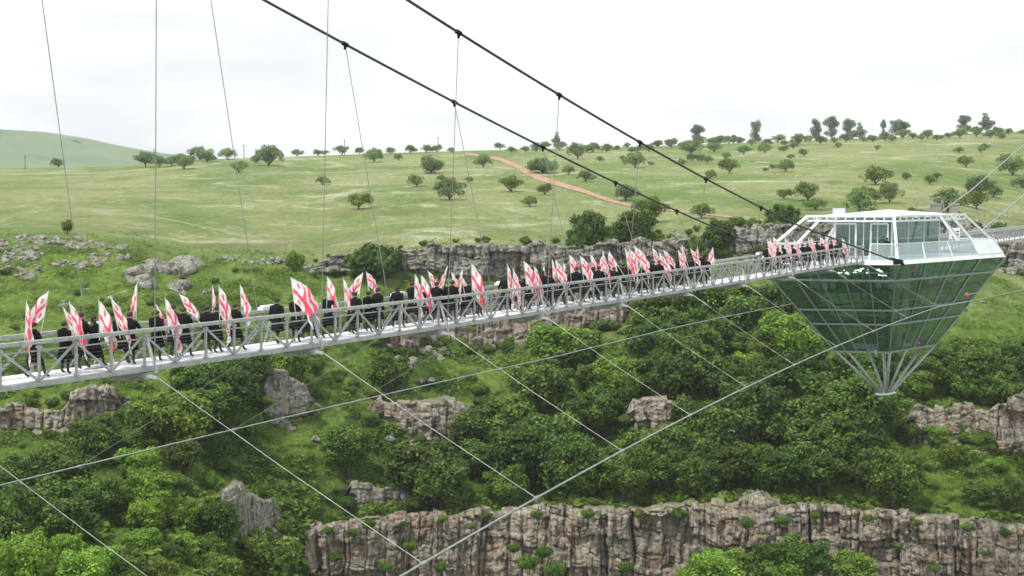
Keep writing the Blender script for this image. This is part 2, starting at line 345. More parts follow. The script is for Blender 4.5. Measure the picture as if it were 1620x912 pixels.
# dirt road winding over the meadow
rp = [(735, 243, 5), (760, 247, 6), (790, 252, 9), (815, 262, 12), (832, 272, 16), (852, 282, 15), (885, 292, 12), (925, 304, 10), (955, 315, 10), (985, 323, 7), (1015, 329, 5), (1060, 334, 4.5), (1120, 340, 4), (1170, 346, 4), (1230, 352, 4)]
ra = np.array(rp, float); tt = np.linspace(0, len(ra)-1, 150); rx = np.interp(tt, range(len(ra)), ra[:, 0]); ry = np.interp(tt, range(len(ra)), ra[:, 1]); rw = .6*np.interp(tt, range(len(ra)), ra[:, 2])
V = []
for j in range(5):
    yv = ry+rw*(j/4-.5)*(1+.25*fbm(tt*1.3, tt*0+j, 3, 5)); q = terrP(rx, yv); q[:, 2] += .10; V.append(q)
V = np.array(V); M_road = noisy('red_dirt', (.30, .16, .10), (.38, .25, .165), .3, .95, 0, 6)
tag(link('dirt_road', npmesh('dirt_road', V.reshape(-1, 3), gridfaces(*V.shape[:2])[:, ::-1], M_road, True)), kind='structure')
# ------------------------------------------------------------------ cliffs
FOOT = []
def cliff(name, x0, x1, ytop, ybot, D=None, step=.14, amp=1.0, col=1.2, row=2.8, rag=1.0, edge=2.0, material=M_rock, seed=1, top_d=0., lean=.08):
    """rock face standing on the slope: columns and blocks with recessed joints"""
    xs = np.linspace(x0, x1, 400); f_t = lambda x: np.interp(x, *ytop); f_b = lambda x: np.interp(x, *ybot)
    Dm = float(np.mean(Dt((x0+x1)/2, f_b((x0+x1)/2)))) if D is None else float(D((x0+x1)/2))
    nx = max(20, int((x1-x0)*Dm/F/step)); xs = np.linspace(x0, x1, nx)
    Db = Dt(xs, f_b(xs), False) if D is None else D(xs)
    top = atY(xs, f_t(xs), Db-top_d); bot = atY(xs, f_b(xs), Db)
    if name in ('rock_knob', 'rock_outbreak', 'left_cliff', 'right_cliff', 'middle_cliff', 'upper_ledge'): FOOT.append((x0, x1, f_t, f_b, name))
    hmax = float(np.max(top[:, 2]-bot[:, 2])); nz = max(10, int(hmax/step))
    s = np.concatenate([[0], np.cumsum(np.linalg.norm(np.diff(bot[:, :2], axis=0), axis=1))])
    S = np.broadcast_to(s, (nz, nx)); T = np.linspace(0, 1, nz)[:, None]*np.ones((1, nx))
    topz = top[:, 2]+.45*rag*fbm(s/2.6, s*0, 5, seed)*2+.9*rag*(_hash(np.floor(s/col+.3*fbm(s/3,s*0,2,seed)), s*0, seed)-.5)
    Z = bot[:, 2]+(topz-bot[:, 2])*T
    wx = S+2.0*fbm(S/9, Z/30, 2, seed+8)+.5*fbm(S/2.6, Z/4.0, 4, seed+2); wz = Z+.9*fbm(S/4+9, Z/3, 4, seed+3)+.12*S*fbm(S/60, S*0, 1, seed)
    dc, hc, pc, ic = joint(wx/col, seed); db, hb, pb, ib = joint(wz/row+hc*13, seed+7, ic)
    d2, h2, p2, i2 = joint(wx/(col*.37)+hb*5, seed+11); d3, h3, p3, i3 = joint(wz/(row*.27)+h2*9, seed+13, i2)
    g4 = worley(wx/(col*.33), wz/(row*.20), seed+30); dB, hB, pB, iB = joint(wx/(col*3.3), seed+40); dL, hL, pL, iL = joint(wz/(row*1.1)+hB*3, seed+44, iB)
    rg_ = np.clip(.5+1.6*fbm(S/6, Z/5, 3, seed+50), 0, 1)
    d = amp*(.9*fbm(S/8, Z/12, 3, seed+4)+1.3*(hB-.5)+1.7*(hL-.5)+.8*(hc-.5)+.9*(hb-.5)+pc*(hc-.5)*.9+pb*(hb-.6)*.35
             -.75*np.exp(-dc*col/.06)*(.35+.65*rg_)-.5*np.exp(-db*row/.06)*(1.2-rg_)-.8*np.exp(-dB*col*3.3/.16)
             +.42*(h2-.5)+.34*(h3-.5)+p3*(h3-.5)*.3-.14*np.exp(-d2*col*.37/.05)-.12*np.exp(-d3*row*.27/.05)+.16*(g4[2]-.5)*rg_+.16*fbm(S*1.5, Z*1.5, 4, seed+5))
    eN = edge*1.6; dE = np.minimum(S, S[:, -1:]-S)+.8*fbm(S/1.2+5, Z/1.2, 3, seed+77)*1.5; endm = np.clip(dE/eN, 0, 1)
    Z = bot[:, 2]+(Z-bot[:, 2])*(.45+.55*np.clip(np.minimum(s, s[-1]-s)/eN, 0, 1)**.6)
    d = d-(1-endm)**2*2.5-np.clip((.12-T)/.12, 0, 1)*0.4-(T-.5)*lean*hmax
    d = d-np.clip((T-.96)/.04, 0, 1)*.35
    w0 = bot[:, :2][None]; nrm = w0/np.linalg.norm(w0, axis=-1, keepdims=True)
    XY = w0*1.0+(top[:, :2]-bot[:, :2])[None]*T[..., None]-nrm*d[..., None]
    G = np.concatenate([XY, Z[..., None]], -1)
    # cap running back into the hillside
    cap = []
    for q in (.35, 1.0):
        c = G[-1].copy(); Dtop = Dt(xs, f_t(xs), False); back = np.maximum(Dtop-c[:, 1], .5)+2.0
        c[:, :2] += nrm[0]*(back*q)[:, None]; c[:, 2] = c[:, 2]-.15-.9*q; cap.append(c)
    G = np.concatenate([G, cap], 0)
    me = npmesh(name, G.reshape(-1, 3), gridfaces(*G.shape[:2]), material, False)
    return tag(link(name, me), kind='structure')
# lower basalt wall
c3x = [455, 470, 500, 560, 620, 700, 800, 900, 1000, 1080, 1150, 1190, 1240, 1310, 1400, 1480, 1560, 1620, 2100]
c3y = [862, 842, 832, 824, 818, 814, 808, 806, 806, 800, 795, 790, 800, 806, 812, 818, 828, 834, 860]
cliff('lower_cliff', 452, 1750, (c3x, c3y), ([452, 1750], [1015, 1015]), lambda x: np.interp(x, [452, 500, 700, 1750], [157.5, 160, 161.5, 163]), step=.095, amp=1.15, col=1.5, row=3.0, rag=.55, seed=3, edge=1.5)
# upper ledge of the plateau rim
cliff('upper_ledge', 486, 1075, ([486, 520, 545, 600, 640, 690, 760, 840, 900, 1000, 1075], [420, 410, 404, 398, 392, 387, 384, 384, 386, 380, 378]),
      ([486, 545, 640, 760, 850, 950, 1075], [436, 432, 432, 446, 448, 436, 418]), step=.15, amp=1.0, col=1.7, row=1.5, material=M_rockg, seed=11, edge=1.2, rag=.7)
cliff('upper_ledge', 1060, 1640, ([1060, 1100, 1200, 1300, 1400, 1500, 1560, 1640], [376, 370, 358, 350, 346, 346, 368, 386]),
      ([1060, 1200, 1400, 1500, 1560, 1640], [412, 398, 398, 402, 412, 440]), step=.17, amp=.9, col=1.6, row=1.3, material=M_rockg, seed=17, edge=1.2, rag=.6)
cliff('middle_cliff', 600, 1015, ([600, 640, 700, 800, 900, 1015], [500, 482, 470, 464, 464, 474]), ([600, 660, 720, 800, 870, 930, 1015], [556, 556, 556, 552, 546, 524, 505]), step=.15, amp=.95, col=1.5, row=3.0, seed=23, edge=2)
cliff('right_cliff', 1432, 1700, ([1432, 1450, 1500, 1530, 1570, 1600, 1640, 1700], [656, 648, 642, 648, 640, 632, 620, 610]), ([1432, 1460, 1500, 1540, 1570, 1700], [700, 706, 690, 696, 712, 716]), step=.12, amp=.8, col=1.3, row=2.2, seed=31, edge=.8)
cliff('left_cliff', -120, 200, ([-120, 0, 60, 95, 130, 165, 185, 200], [650, 645, 648, 640, 618, 608, 618, 650]), ([-120, 0, 90, 150, 200], [690, 686, 680, 672, 662]), step=.11, amp=.7, col=1.0, row=1.5, seed=37, edge=.8)
cliff('rock_knob', 412, 496, ([415, 422, 434, 452, 470, 484, 494], [612, 598, 590, 590, 598, 612, 634]), ([415, 440, 494], [656, 664, 656]), step=.10, amp=.42, col=2.2, row=2.0, rag=.5, seed=41, edge=.35, material=M_rockg)
cliff('rock_outbreak', 582, 752, ([582, 600, 640, 690, 720, 752], [640, 634, 642, 634, 636, 650]), ([582, 640, 700, 752], [672, 694, 704, 690]), step=.11, amp=.65, col=1.8, row=1.6, rag=.7, seed=43, edge=1.0)
cliff('rock_outbreak', 985, 1100, ([985, 1020, 1060, 1100], [636, 624, 626, 640]), ([985, 1040, 1100], [684, 694, 680]), step=.12, amp=.8, col=1.4, row=2.6, seed=47, edge=1.0)
cliff('rock_outbreak', 545, 660, ([545, 570, 600, 630, 660], [776, 764, 770, 768, 782]), ([545, 600, 660], [806, 812, 806]), step=.1, amp=.5, col=1.6, row=1.4, rag=.6, seed=53, edge=.5, material=M_rockg)
cliff('rock_outbreak', 345, 450, ([345, 370, 400, 425, 450], [790, 772, 780, 790, 812]), ([345, 380, 450], [846, 862, 850]), step=.09, amp=.45, col=2.4, row=2.4, rag=.5, seed=59, edge=.35, material=M_rockg)
cliff('rock_outbreak', 1165, 1225, ([1165, 1190, 1225], [776, 766, 780]), ([1165, 1225], [804, 804]), step=.1, amp=.7, col=1.0, row=1.6, seed=61, edge=.6, material=M_rockg)
# ------------------------------------------------------------------ boulders
def rock_mesh(seed, flat=.8):
    r = np.random.default_rng(seed); bm = bmesh.new(); bmesh.ops.create_icosphere(bm, subdivisions=3, radius=1)
    pl = r.normal(size=(15, 3)); pl /= np.linalg.norm(pl, axis=1)[:, None]; off = r.uniform(.62, .95, 15)
    for v in bm.verts:
        n = np.array(v.co); dt = pl@n; k = np.where(dt > .05, off/np.maximum(dt, .05), 9); rr = min(1.05, k.min()); rr *= 1+.05*math.sin(9*n[0]+seed)*math.sin(8*n[2]+7*n[1])
        v.co = Vector(n*rr); v.co.z *= flat
    me = bpy.data.meshes.new('rock'); bm.to_mesh(me); bm.free(); me.materials.append(M_rockg); return me
ROCKS = [rock_mesh(100+i, .65+.05*i) for i in range(8)]
def put_rock(parent, base, P, s):
    o = bpy.data.objects.new('rock', random.choice(ROCKS)); COL.objects.link(o); o.parent = parent
    o.location = Vector(P)-base; o.scale = (s*random.uniform(.8, 1.35), s*random.uniform(.8, 1.2), s*random.uniform(.75, 1.1))
    o.rotation_euler = (random.uniform(-.4, .4), random.uniform(-.4, .4), random.uniform(0, 6.3)); return o
def outcrop(label, region, n, smin, smax, seed=0, group=None):
    """region: list of (x, y) polygon-ish ellipse rows: (cx, cy, rx, ry)"""
    random.seed(500+seed); cx, cy = region[0][0], region[0][1]
    base = Vector(terrP(cx, cy).tolist()); e = empty('rock_outcrop', base, 0, label, 'rocks', group)
    for (a, b, rx_, ry_, k) in region:
        for _ in range(int(n*k)):
            while True:
                u, v = random.uniform(-1, 1), random.uniform(-1, 1)
                if u*u+v*v < 1: break
            s = smin+(smax-smin)*random.random()**2.2
            put_rock(e, base, terrP(a+u*rx_, b+v*ry_).tolist(), s)
outcrop('long band of weathered grey boulders along the meadow edge at far left', [(60, 383, 85, 9, 2.2), (30, 400, 40, 10, 1), (150, 392, 50, 4, .6)], 34, .25, .8, 1)
outcrop('grey boulders strewn on the grass below the long boulder band at far left', [(120, 420, 40, 6, 1), (170, 408, 34, 5, 1), (45, 430, 22, 14, 1), (5, 425, 14, 14, .6)], 26, .2, .75, 2)
outcrop('round heap of big cracked grey boulders in the middle of the left slope', [(255, 424, 40, 9, 1), (212, 438, 14, 10, .5), (300, 424, 14, 7, .35), (232, 448, 8, 6, .2), (276, 455, 14, 6, .3)], 20, .55, 1.9, 3)
outcrop('low line of small grey stones right of the round boulder heap', [(360, 409, 34, 4, 1), (400, 416, 18, 4, .6), (440, 414, 24, 5, .7), (480, 424, 16, 7, .7)], 18, .2, .6, 4)
outcrop('rounded pale boulders on the rim beneath the hanging main cable', [(1075, 384, 30, 9, 1), (1020, 392, 30, 8, .6), (1130, 380, 30, 7, .8)], 30, .5, 1.1, 5)
outcrop('grey boulders on the rim left of the glass pavilion', [(1190, 368, 45, 8, 1), (1260, 366, 40, 7, .7)], 30, .4, .9, 6)
outcrop('jumble of stones on the rim behind the right end of the pavilion deck', [(1500, 354, 34, 8, 1), (1560, 356, 30, 8, 1), (1610, 366, 20, 8, .6)], 26, .4, 1.0, 7)
outcrop('brown tumbled rocks under the far end of the bridge', [(1600, 420, 26, 18, 1.2)], 26, .5, 1.3, 8)
outcrop('broken rocks at the foot of the middle cliff below the bridge', [(690, 560, 28, 10, 1), (640, 575, 14, 8, .5), (770, 545, 18, 8, .5)], 18, .4, 1.1, 9)
outcrop('pale stones half sunk in the grass behind the left flags', [(95, 484, 20, 6, .5), (140, 462, 8, 3, .2), (180, 478, 12, 7, .5), (205, 463, 8, 3, .2), (330, 462, 5, 4, .2), (345, 505, 20, 8, .5), (520, 478, 9, 5, .3)], 10, .2, .7, 10)
outcrop('scattered small grey stones on the right grassy slope', [(1545, 470, 40, 30, .8), (1540, 545, 20, 12, .8), (1480, 720, 12, 4, .4), (1560, 775, 20, 10, .5)], 9, .25, .7, 11)
outcrop('pale blocks on the green terrace above the far wind cable', [(680, 604, 14, 4, .5), (640, 618, 22, 5, .4), (500, 695, 6, 5, .3), (455, 676, 8, 5, .3), (690, 455, 26, 10, 1.6), (740, 460, 20, 8, 1)], 8, .3, .8, 12)
outcrop('tumbled grey blocks round the foot of the tall rock knob', [(455, 660, 44, 10, 1), (425, 635, 8, 20, .5), (492, 640, 8, 14, .4)], 24, .25, .9, 21)
outcrop('broken stones spilling below the small outbreak under the middle of the bridge', [(665, 694, 70, 12, 1.3), (600, 640, 14, 14, .6), (735, 660, 16, 14, .5)], 26, .25, 1.0, 22)
outcrop('fallen grey blocks beside the leaning slabs in the lower left gorge', [(395, 848, 44, 14, 1), (352, 800, 10, 20, .5), (440, 820, 12, 20, .5)], 24, .3, 1.1, 23)
outcrop('loose rocks along the foot of the right mid slope ledge', [(1500, 700, 60, 8, 1), (1580, 712, 50, 8, .8), (1440, 690, 10, 20, .4)], 24, .25, .9, 24)
outcrop('loose rocks along the foot of the left mid slope ledge', [(60, 684, 80, 7, 1), (150, 672, 40, 8, .8), (196, 640, 8, 16, .4)], 24, .2, .7, 25)
outcrop('grey blocks standing on the brink of the lower cliff', [(700, 812, 60, 3, .5), (900, 806, 80, 3, .6), (1130, 800, 60, 6, 1), (1350, 806, 70, 3, .5), (1520, 824, 60, 4, .6)], 10, .3, .7, 13)
random.seed(7)
# =================================================================== VEGETATION
def leaves(centers, radii, n, size, r, shell=.35, flat=.6, tri=False):
    """leaf-sized faces spread through lobes; returns V, F, tone"""
    centers = np.array(centers, float); radii = np.array(radii, float)
    wgt = radii[:, 0]*radii[:, 2]; wgt = wgt/wgt.sum(); k = r.choice(len(centers), n, p=wgt)
    d = r.normal(size=(n, 3)); d[:, 2] += .25; d /= np.linalg.norm(d, axis=1)[:, None]
    rr = 1.06-shell*r.random(n)**1.1+(r.random(n) < .12)*.16*r.random(n); rr *= 1+.16*np.sin(d[:, 0]*7+k)*np.cos(d[:, 1]*6+k*2)
    p = centers[k]+d*radii[k]*rr[:, None]
    nrm = d+r.normal(size=(n, 3))*flat; nrm /= np.linalg.norm(nrm, axis=1)[:, None]
    a = np.cross(nrm, r.normal(size=(n, 3))); a /= np.linalg.norm(a, axis=1)[:, None]; b = np.cross(nrm, a)
    s = size*(.55+1.0*r.random(n)**1.6)[:, None]
    V = np.stack([p-a*s, p-b*s*.6+nrm*s*.12, p+a*s, p+b*s*.6+nrm*s*.12], 1).reshape(-1, 3)
    Fq = np.arange(4*n).reshape(n, 4); lt = r.random(len(centers))
    tone = np.clip(.50*lt[k]+.50*r.random(n), 0, 1)
    return V, Fq, tone
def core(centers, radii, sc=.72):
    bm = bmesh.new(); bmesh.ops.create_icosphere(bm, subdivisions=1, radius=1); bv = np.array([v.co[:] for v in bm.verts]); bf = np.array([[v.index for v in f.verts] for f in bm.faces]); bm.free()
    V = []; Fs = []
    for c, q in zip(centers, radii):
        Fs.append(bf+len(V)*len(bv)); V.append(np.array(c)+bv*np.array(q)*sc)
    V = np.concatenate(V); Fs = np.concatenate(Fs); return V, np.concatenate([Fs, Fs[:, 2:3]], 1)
def crown_mesh(kind, seed, material, n, size):
    r = np.random.default_rng(seed); C = []; R = []
    if kind == 'round':       # unit: width 2, height 0.25..2
        m = 44
        for i in range(m):
            a = r.uniform(0, 6.28); e = r.uniform(-.5, 1); q = r.uniform(.45, .88); cz = 1.02+.70*e*q*1.1
            x = math.cos(a)*q*math.sqrt(max(0, 1-(e*q)**2)); y = math.sin(a)*q*math.sqrt(max(0, 1-(e*q)**2)); s = r.uniform(.13, .30)
            C.append((x*.92, y*.92, cz)); R.append((s, s, s*r.uniform(.7, .95)))
        C += [(0, 0, 1.0), (.2, -.2, .8), (-.25, .1, .85)]; R += [(.55, .55, .6)]*3
    elif kind == 'umbrella':  # meadow tree: flat wide crown with gaps, height 1.5
        for i in range(19):
            a = r.uniform(0, 6.28); q = r.uniform(.15, .85); s = r.uniform(.17, .34)
            C.append((math.cos(a)*q, math.sin(a)*q, .72+.48*(1-q*q)+r.uniform(-.28, .12))); R.append((s*1.1, s*1.1, s*.85))
        C += [(0, 0, .9), (.2, .1, .75)]; R += [(.5, .5, .4), (.4, .4, .3)]
    elif kind == 'bush':
        for i in range(12):
            a = r.uniform(0, 6.28); q = r.uniform(.2, .75); s = r.uniform(.25, .42)
            C.append((math.cos(a)*q, math.sin(a)*q, .35+.5*(1-q)*r.uniform(.6, 1.3))); R.append((s, s, s*.8))
        C += [(0, 0, .4)]; R += [(.55, .55, .4)]
    elif kind == 'poplar':
        for i in range(16):
            z = r.uniform(.5, 3.0); q = r.uniform(.1, .75)*(1-.25*abs(z-1.5)); a = r.uniform(0, 6.28); s = r.uniform(.28, .45)
            C.append((math.cos(a)*q, math.sin(a)*q, z)); R.append((s, s, s*1.15))
        C += [(0, 0, 1.0), (0, 0, 2.0)]; R += [(.4, .4, .6)]*2
    V, Fq, tone = leaves(C, R, n, size, r, .45 if kind != 'round' else .3)
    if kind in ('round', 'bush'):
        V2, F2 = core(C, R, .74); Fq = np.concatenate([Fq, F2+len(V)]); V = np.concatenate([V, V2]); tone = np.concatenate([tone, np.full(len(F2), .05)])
    return npmesh('crown', V, Fq, material, False, tone)
def trunk_mesh(seed, kind):
    r = random.Random(seed); m = MB(); h = {'round': 1.1, 'umbrella': .75, 'poplar': 2.3, 'bush': .45}[kind]; t = {'round': .08, 'umbrella': .045, 'poplar': .05, 'bush': .05}[kind]
    b0 = -.35 if kind != 'round' else -.6
    m.tube([(0, 0, b0), (r.uniform(-.04, .04), r.uniform(-.04, .04), h*.4), (r.uniform(-.1, .1), r.uniform(-.1, .1), h)], [t*1.3, t, t*.5], 6)
    for i in range(5):
        a = i*1.256+r.uniform(-.4, .4); z0 = h*r.uniform(.35, .7); q = .6 if kind != 'poplar' else .35
        m.tube([(0, 0, z0), (math.cos(a)*q*.5, math.sin(a)*q*.5, z0+.22), (math.cos(a)*q, math.sin(a)*q, z0+.42)], [t*.6, t*.42, t*.15], 5)
    return m.mesh('trunk', M_bark, True)
CR = {}
def crowns(kind, tone, nv, n, size):
    CR[kind, tone] = [(crown_mesh(kind, hash((kind == 'round', kind == 'bush', tone, i)) % 9999+i, LEAF[tone], n, size), trunk_mesh(i, kind)) for i in range(nv)]
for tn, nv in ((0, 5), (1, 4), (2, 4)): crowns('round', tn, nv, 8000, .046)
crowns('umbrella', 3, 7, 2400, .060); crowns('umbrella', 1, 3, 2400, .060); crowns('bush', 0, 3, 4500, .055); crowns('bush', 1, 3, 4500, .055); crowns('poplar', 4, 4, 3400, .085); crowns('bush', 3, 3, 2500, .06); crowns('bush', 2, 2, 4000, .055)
ORD = ['first','second','third','fourth','fifth','sixth','seventh','eighth','ninth','tenth','eleventh','twelfth','thirteenth','fourteenth','fifteenth','sixteenth','seventeenth','eighteenth','nineteenth']
TEN = {2: 'twent', 3: 'thirt', 4: 'fort', 5: 'fift', 6: 'sixt', 7: 'sevent', 8: 'eight', 9: 'ninet'}
def ordn(i):
    if i <= 19: return ORD[i-1]
    if i < 100: return TEN[i//10]+('ieth' if i % 10 == 0 else 'y-'+ORD[i % 10-1])
    return 'hundred'+('th' if i == 100 else ' and '+ordn(i-100))
TREES = []     # (object, x, wording, region) -> labels given once all stand
def tree(kind, tone, x, yb, wpx, hs=1.0, region='', name='tree', word='', dz=0, lab=None, D=None):
    D = D or float(Dt(x, yb)); P = atY(x, yb, D); s = wpx*D/F/2*1.04
    e = empty(name, P.tolist(), random.uniform(0, 6.28)); e.location.z += dz; e.scale = (s, s, s*hs); e.location.z -= .24*s*hs if kind == 'umbrella' else 0
    cm, tm = random.choice(CR[kind, tone]); c = bpy.data.objects.new('crown', cm); COL.objects.link(c); c.parent = e
    t = bpy.data.objects.new('trunk' if kind != 'bush' else 'stem', tm); COL.objects.link(t); t.parent = e
    e['category'] = 'tree' if kind != 'bush' else 'bush'; TREES.append((e, x, word, region, lab)); return e
W3 = ['dark green leafy tree', 'mid green leafy tree', 'bright light green leafy tree']
# canyon trees: centre x, centre y, width, tone
CAN = """60 800 130 0|100 748 120 0|23 811 115 0|96 815 120 0|150 780 95 0|10 760 90 0|40 735 70 0|220 728 78 2|232 768 92 2|228 807 72 2|286 807 68 2|286 858 54 2|228 850 62 2|189 780 60 1|31 880 110 2|62 843 60 2|
108 860 62 2|143 893 100 2|193 893 84 1|413 880 125 1|340 903 100 1|340 822 88 0|270 870 60 0|330 860 60 0|250 900 70 1|286 655 108 1|328 640 110 0|235 650 80 1|147 687 88 0|200 690 60 0|309 598 100 0|367 605 96 0|290 714 72 0|330 700 60 0|390 583 90 0|450 575 84 1|
551 703 84 0|617 585 70 1|671 734 125 0|698 760 100 0|748 680 86 0|787 664 118 0|818 714 120 0|872 690 120 0|899 732 115 0|760 720 80 0|800 760 80 1|860 602 110 0|833 583 70 1|885 542 118 2|925 545 70 1|926 649 95 0|980 590 92 2|935 590 60 1|1053 590 100 0|965 633 84 0|984 741 96 1|926 750 78 1|1042 735 92 0|1073 703 95 0|1100 660 90 0|1020 700 80 0|
1090 560 118 0|1030 530 90 0|1020 512 70 1|1080 510 84 0|1140 520 62 1|1165 535 54 2|1250 525 108 2|1200 540 70 1|1175 575 74 2|1190 602 60 2|1140 590 90 0|1220 590 90 0|1040 478 90 0|1100 474 90 0|1160 470 90 0|1215 478 90 0|1265 470 80 0|1290 500 80 0|1180 500 90 0|1120 530 80 0|1270 575 90 0|
1327 632 145 0|1304 690 125 0|1192 637 115 0|1153 676 115 0|1250 665 110 0|1350 685 110 0|1395 640 90 0|1366 583 100 0|1196 714 58 2|1296 730 100 0|1103 703 84 1|1103 745 80 0|1150 730 96 0|1234 735 96 0|1370 730 84 0|1416 749 100 1|1400 575 90 0|1440 600 70 1|1466 583 84 1|1543 583 96 0|1578 606 78 1|1605 560 70 0|1520 600 60 1|1505 714 46 1|1481 682 44 2|1547 772 46 1|1500 560 60 0|1600 775 60 1|
1134 868 112 2|1095 885 70 2|1185 872 84 1|1234 876 104 2|1270 850 96 0|1318 838 116 0|1345 868 90 1|1210 845 60 0|1165 895 80 2|1412 906 50 2|1385 905 44 2|1350 900 60 1|880 800 0 0|1085 905 60 2"""
for q in CAN.replace('\n', '').split('|'):
    x, y, wd, tn = map(float, q.split()); tn = int(tn)
    if wd == 0: continue
    wd *= 1.04; hs = random.uniform(.78, .98); yb = y+wd*.5*hs
    reg = 'left part of the gorge' if x < 500 else 'gorge slope below the bridge' if x < 1000 else 'slope near the glass cone'
    if y > 840 and x > 900: reg = 'foot of the lower cliff'; yb += 30
    yb = min(yb, float(yC3(x))+6) if (y < 800 and x > 460) else yb
    word = W3[tn]
    tree('round', tn, x, yb+6, wd, hs, reg, 'gorge_tree', word, D=155. if reg.startswith('foot') else None)
# filler shrubs between the trees
def shrubs(n, box, wr, tones, region, yprob=None):
    k = 0
    while k < n:
        x = random.uniform(box[0], box[2]); y = random.uniform(box[1], box[3])
        if y < yRim(x)+20 or y > yC3(x)-2: continue
        tn = random.choice(tones); kind = 'bush'
        tree(kind, tn, x, y, random.uniform(*wr), random.uniform(.8, 1.2), region, 'shrub', ['dark leafy shrub', 'green leafy shrub', 'light green shrub'][tn]); k += 1
shrubs(38, (0, 570, 500, 850), (20, 48), (0, 1, 1, 2), 'left gorge slope')
shrubs(20, (500, 560, 760, 800), (18, 42), (0, 1, 1), 'slope under the middle cliff')
shrubs(26, (760, 745, 1300, 806), (18, 36), (1, 1, 0, 2), 'brink of the lower cliff')
shrubs(46, (470, 790, 1620, 838), (12, 30), (1, 1, 0), 'brink of the lower cliff')
shrubs(22, (1380, 590, 1620, 830), (18, 44), (0, 1, 1, 2), 'right gorge slope')
shrubs(16, (0, 430, 430, 540), (8, 22), (0, 1, 1), 'boulder slope at left')
for x, yb, wd, tn in [(458, 880, 44, 1), (466, 912, 60, 0), (490, 925, 50, 1), (478, 852, 26, 0), (520, 846, 22, 1), (585, 838, 24, 1), (640, 834, 20, 0), (700, 828, 22, 1), (770, 822, 26, 1), (850, 822, 22, 0), (930, 822, 26, 1), (1010, 820, 22, 1), (1075, 824, 30, 0), (1290, 822, 22, 1), (1375, 826, 24, 0), (1450, 834, 22, 1), (1530, 842, 26, 1), (1590, 850, 22, 0), (812, 876, 24, 1), (838, 902, 40, 1), (862, 884, 30, 0), (880, 915, 44, 1), (992, 905, 30, 0), (650, 870, 26, 1), (560, 850, 30, 1), (530, 890, 26, 0), (745, 838, 22, 1), (1420, 870, 24, 1), (1480, 905, 26, 1), (1180, 838, 28, 0), (1240, 832, 30, 0), (610, 905, 30, 1), (700, 905, 24, 0), (1560, 880, 20, 1)]:
    tree('bush', tn, x, yb, wd, random.uniform(.8, 1.3), 'ledges of the lower cliff', 'shrub', ['dark leafy shrub', 'green leafy shrub'][tn], D=159.2)
for x, yb, wd, tn, hs, lb in [(598, 442, 104, 0, 1.05, 'big dark green bush standing on the rim left of the upper ledge'), (468, 430, 38, 1, 1.5, 'slim upright green bush on the rim left of the big dark bush'), (433, 812, 60, 1, 1, 'bush in front of the leaning grey rocks'), (832, 388, 22, 0, 1, 'small brownish bush alone on the brink of the upper ledge')]:
    tree('bush', tn, x, yb, wd, hs, 'x', 'bush', '', 0, lb)
for x, yb, wd, tn, lb in [(930, 412, 74, 0, 'dark spreading tree on the rim behind the middle of the procession'), (1005, 412, 78, 0, 'dark full tree on the rim right behind the densest flags'), (1140, 408, 62, 0, 'dark narrow tree on the rim where the lower main cable meets the truss'), (1238, 392, 68, 0, 'dark pointed tree on the rim left of the pavilion frame'), (912, 408, 44, 0, 'low dark tree crowding the left side of the spreading rim tree'), (958, 406, 46, 1, 'mid green tree crowding the right side of the spreading rim tree'), (982, 404, 46, 0, 'dark tree leaning out left of the full rim tree'), (1034, 408, 44, 1, 'mid green tree at the right foot of the full rim tree'), (1222, 386, 40, 1, 'small tree at the left foot of the dark pointed tree'), (1100, 412, 40, 1, 'small tree between the two dark rim trees'), (107, 371, 23, 1, 'small round tree above the boulder band at far left')]:
    tree('round', tn, x, yb, wd*.92, 1.2, 'x', 'rim_tree', '', 0, lb)
random.seed(77)
for x0, x1, ft, fb, nm in FOOT:                     # scrub leaning against the rocks
    n = int((x1-x0)/(22 if nm != 'upper_ledge' else 14))+2
    for i in range(n):
        x = x0+(x1-x0)*(i+random.uniform(-.2, 1.2))/n; lowr = random.random() < (.62 if x > 450 else .5)
        y = float(fb(x))+random.uniform(2, 8) if lowr else float(ft(x))+random.uniform(-3, 2)
        if x < 0 or x > 1640: continue
        tn = random.choice((0, 1, 1)); q = random.uniform(14, 30) if nm != 'upper_ledge' else random.uniform(9, 20 if x < 850 else 34)
        tree('bush', tn, x, y, q, random.uniform(.8, 1.3), 'rock outcrops', 'shrub', ['dark leafy shrub', 'green leafy shrub'][tn], D=float(Dt(x, max(y, float(fb(x)))))-.6 if lowr else None)
    for xe in (x0+4, x1-4):
        if nm == 'upper_ledge' or not 0 < xe < 1620: continue
        ye = (float(ft(xe))+float(fb(xe)))/2+14; tree('bush', random.choice((0, 1)), xe, ye, random.uniform(28, 42), 1.1, 'rock outcrops', 'shrub', 'rounded shrub at the end', D=float(Dt(xe, float(fb(xe))))-1)
# meadow trees: x, base y, width
MEA = """92 265 24|230 264 36|252 264 26|291 267 38|272 262 26|316 252 36|328 256 26|360 252 29|425 262 46|405 258 20|378 273 30|470 247 18|503 246 18|514 245 14|541 245 24|569 243 16|592 256 32|618 243 17|630 253 16|650 242 20|675 241 20|691 241 20|714 241 14|791 236 18|764 264 30|511 292 24|659 295 30|699 287 18|742 288 16|568 330 44|711 316 48|
808 303 40|838 326 26|862 308 26|899 276 21|927 287 30|858 274 42|914 251 34|990 317 42|1005 265 34|1028 352 60|1110 345 38|1123 284 22|1154 274 34|1243 271 28|1240 314 28|1290 332 34|1278 317 46|1385 292 46|1407 321 44|1367 322 46|1360 337 52|1433 284 18|1471 291 22|1482 282 16|1528 264 28|1549 312 50|1572 312 30|1500 336 62|1602 277 42|1618 297 34|1590 262 30|1211 271 11|1222 267 13|1251 251 12|1177 244 26|1210 242 24|1240 240 18|1255 235 16|1093 244 36|1130 240 26|1500 330 34|1545 330 40"""
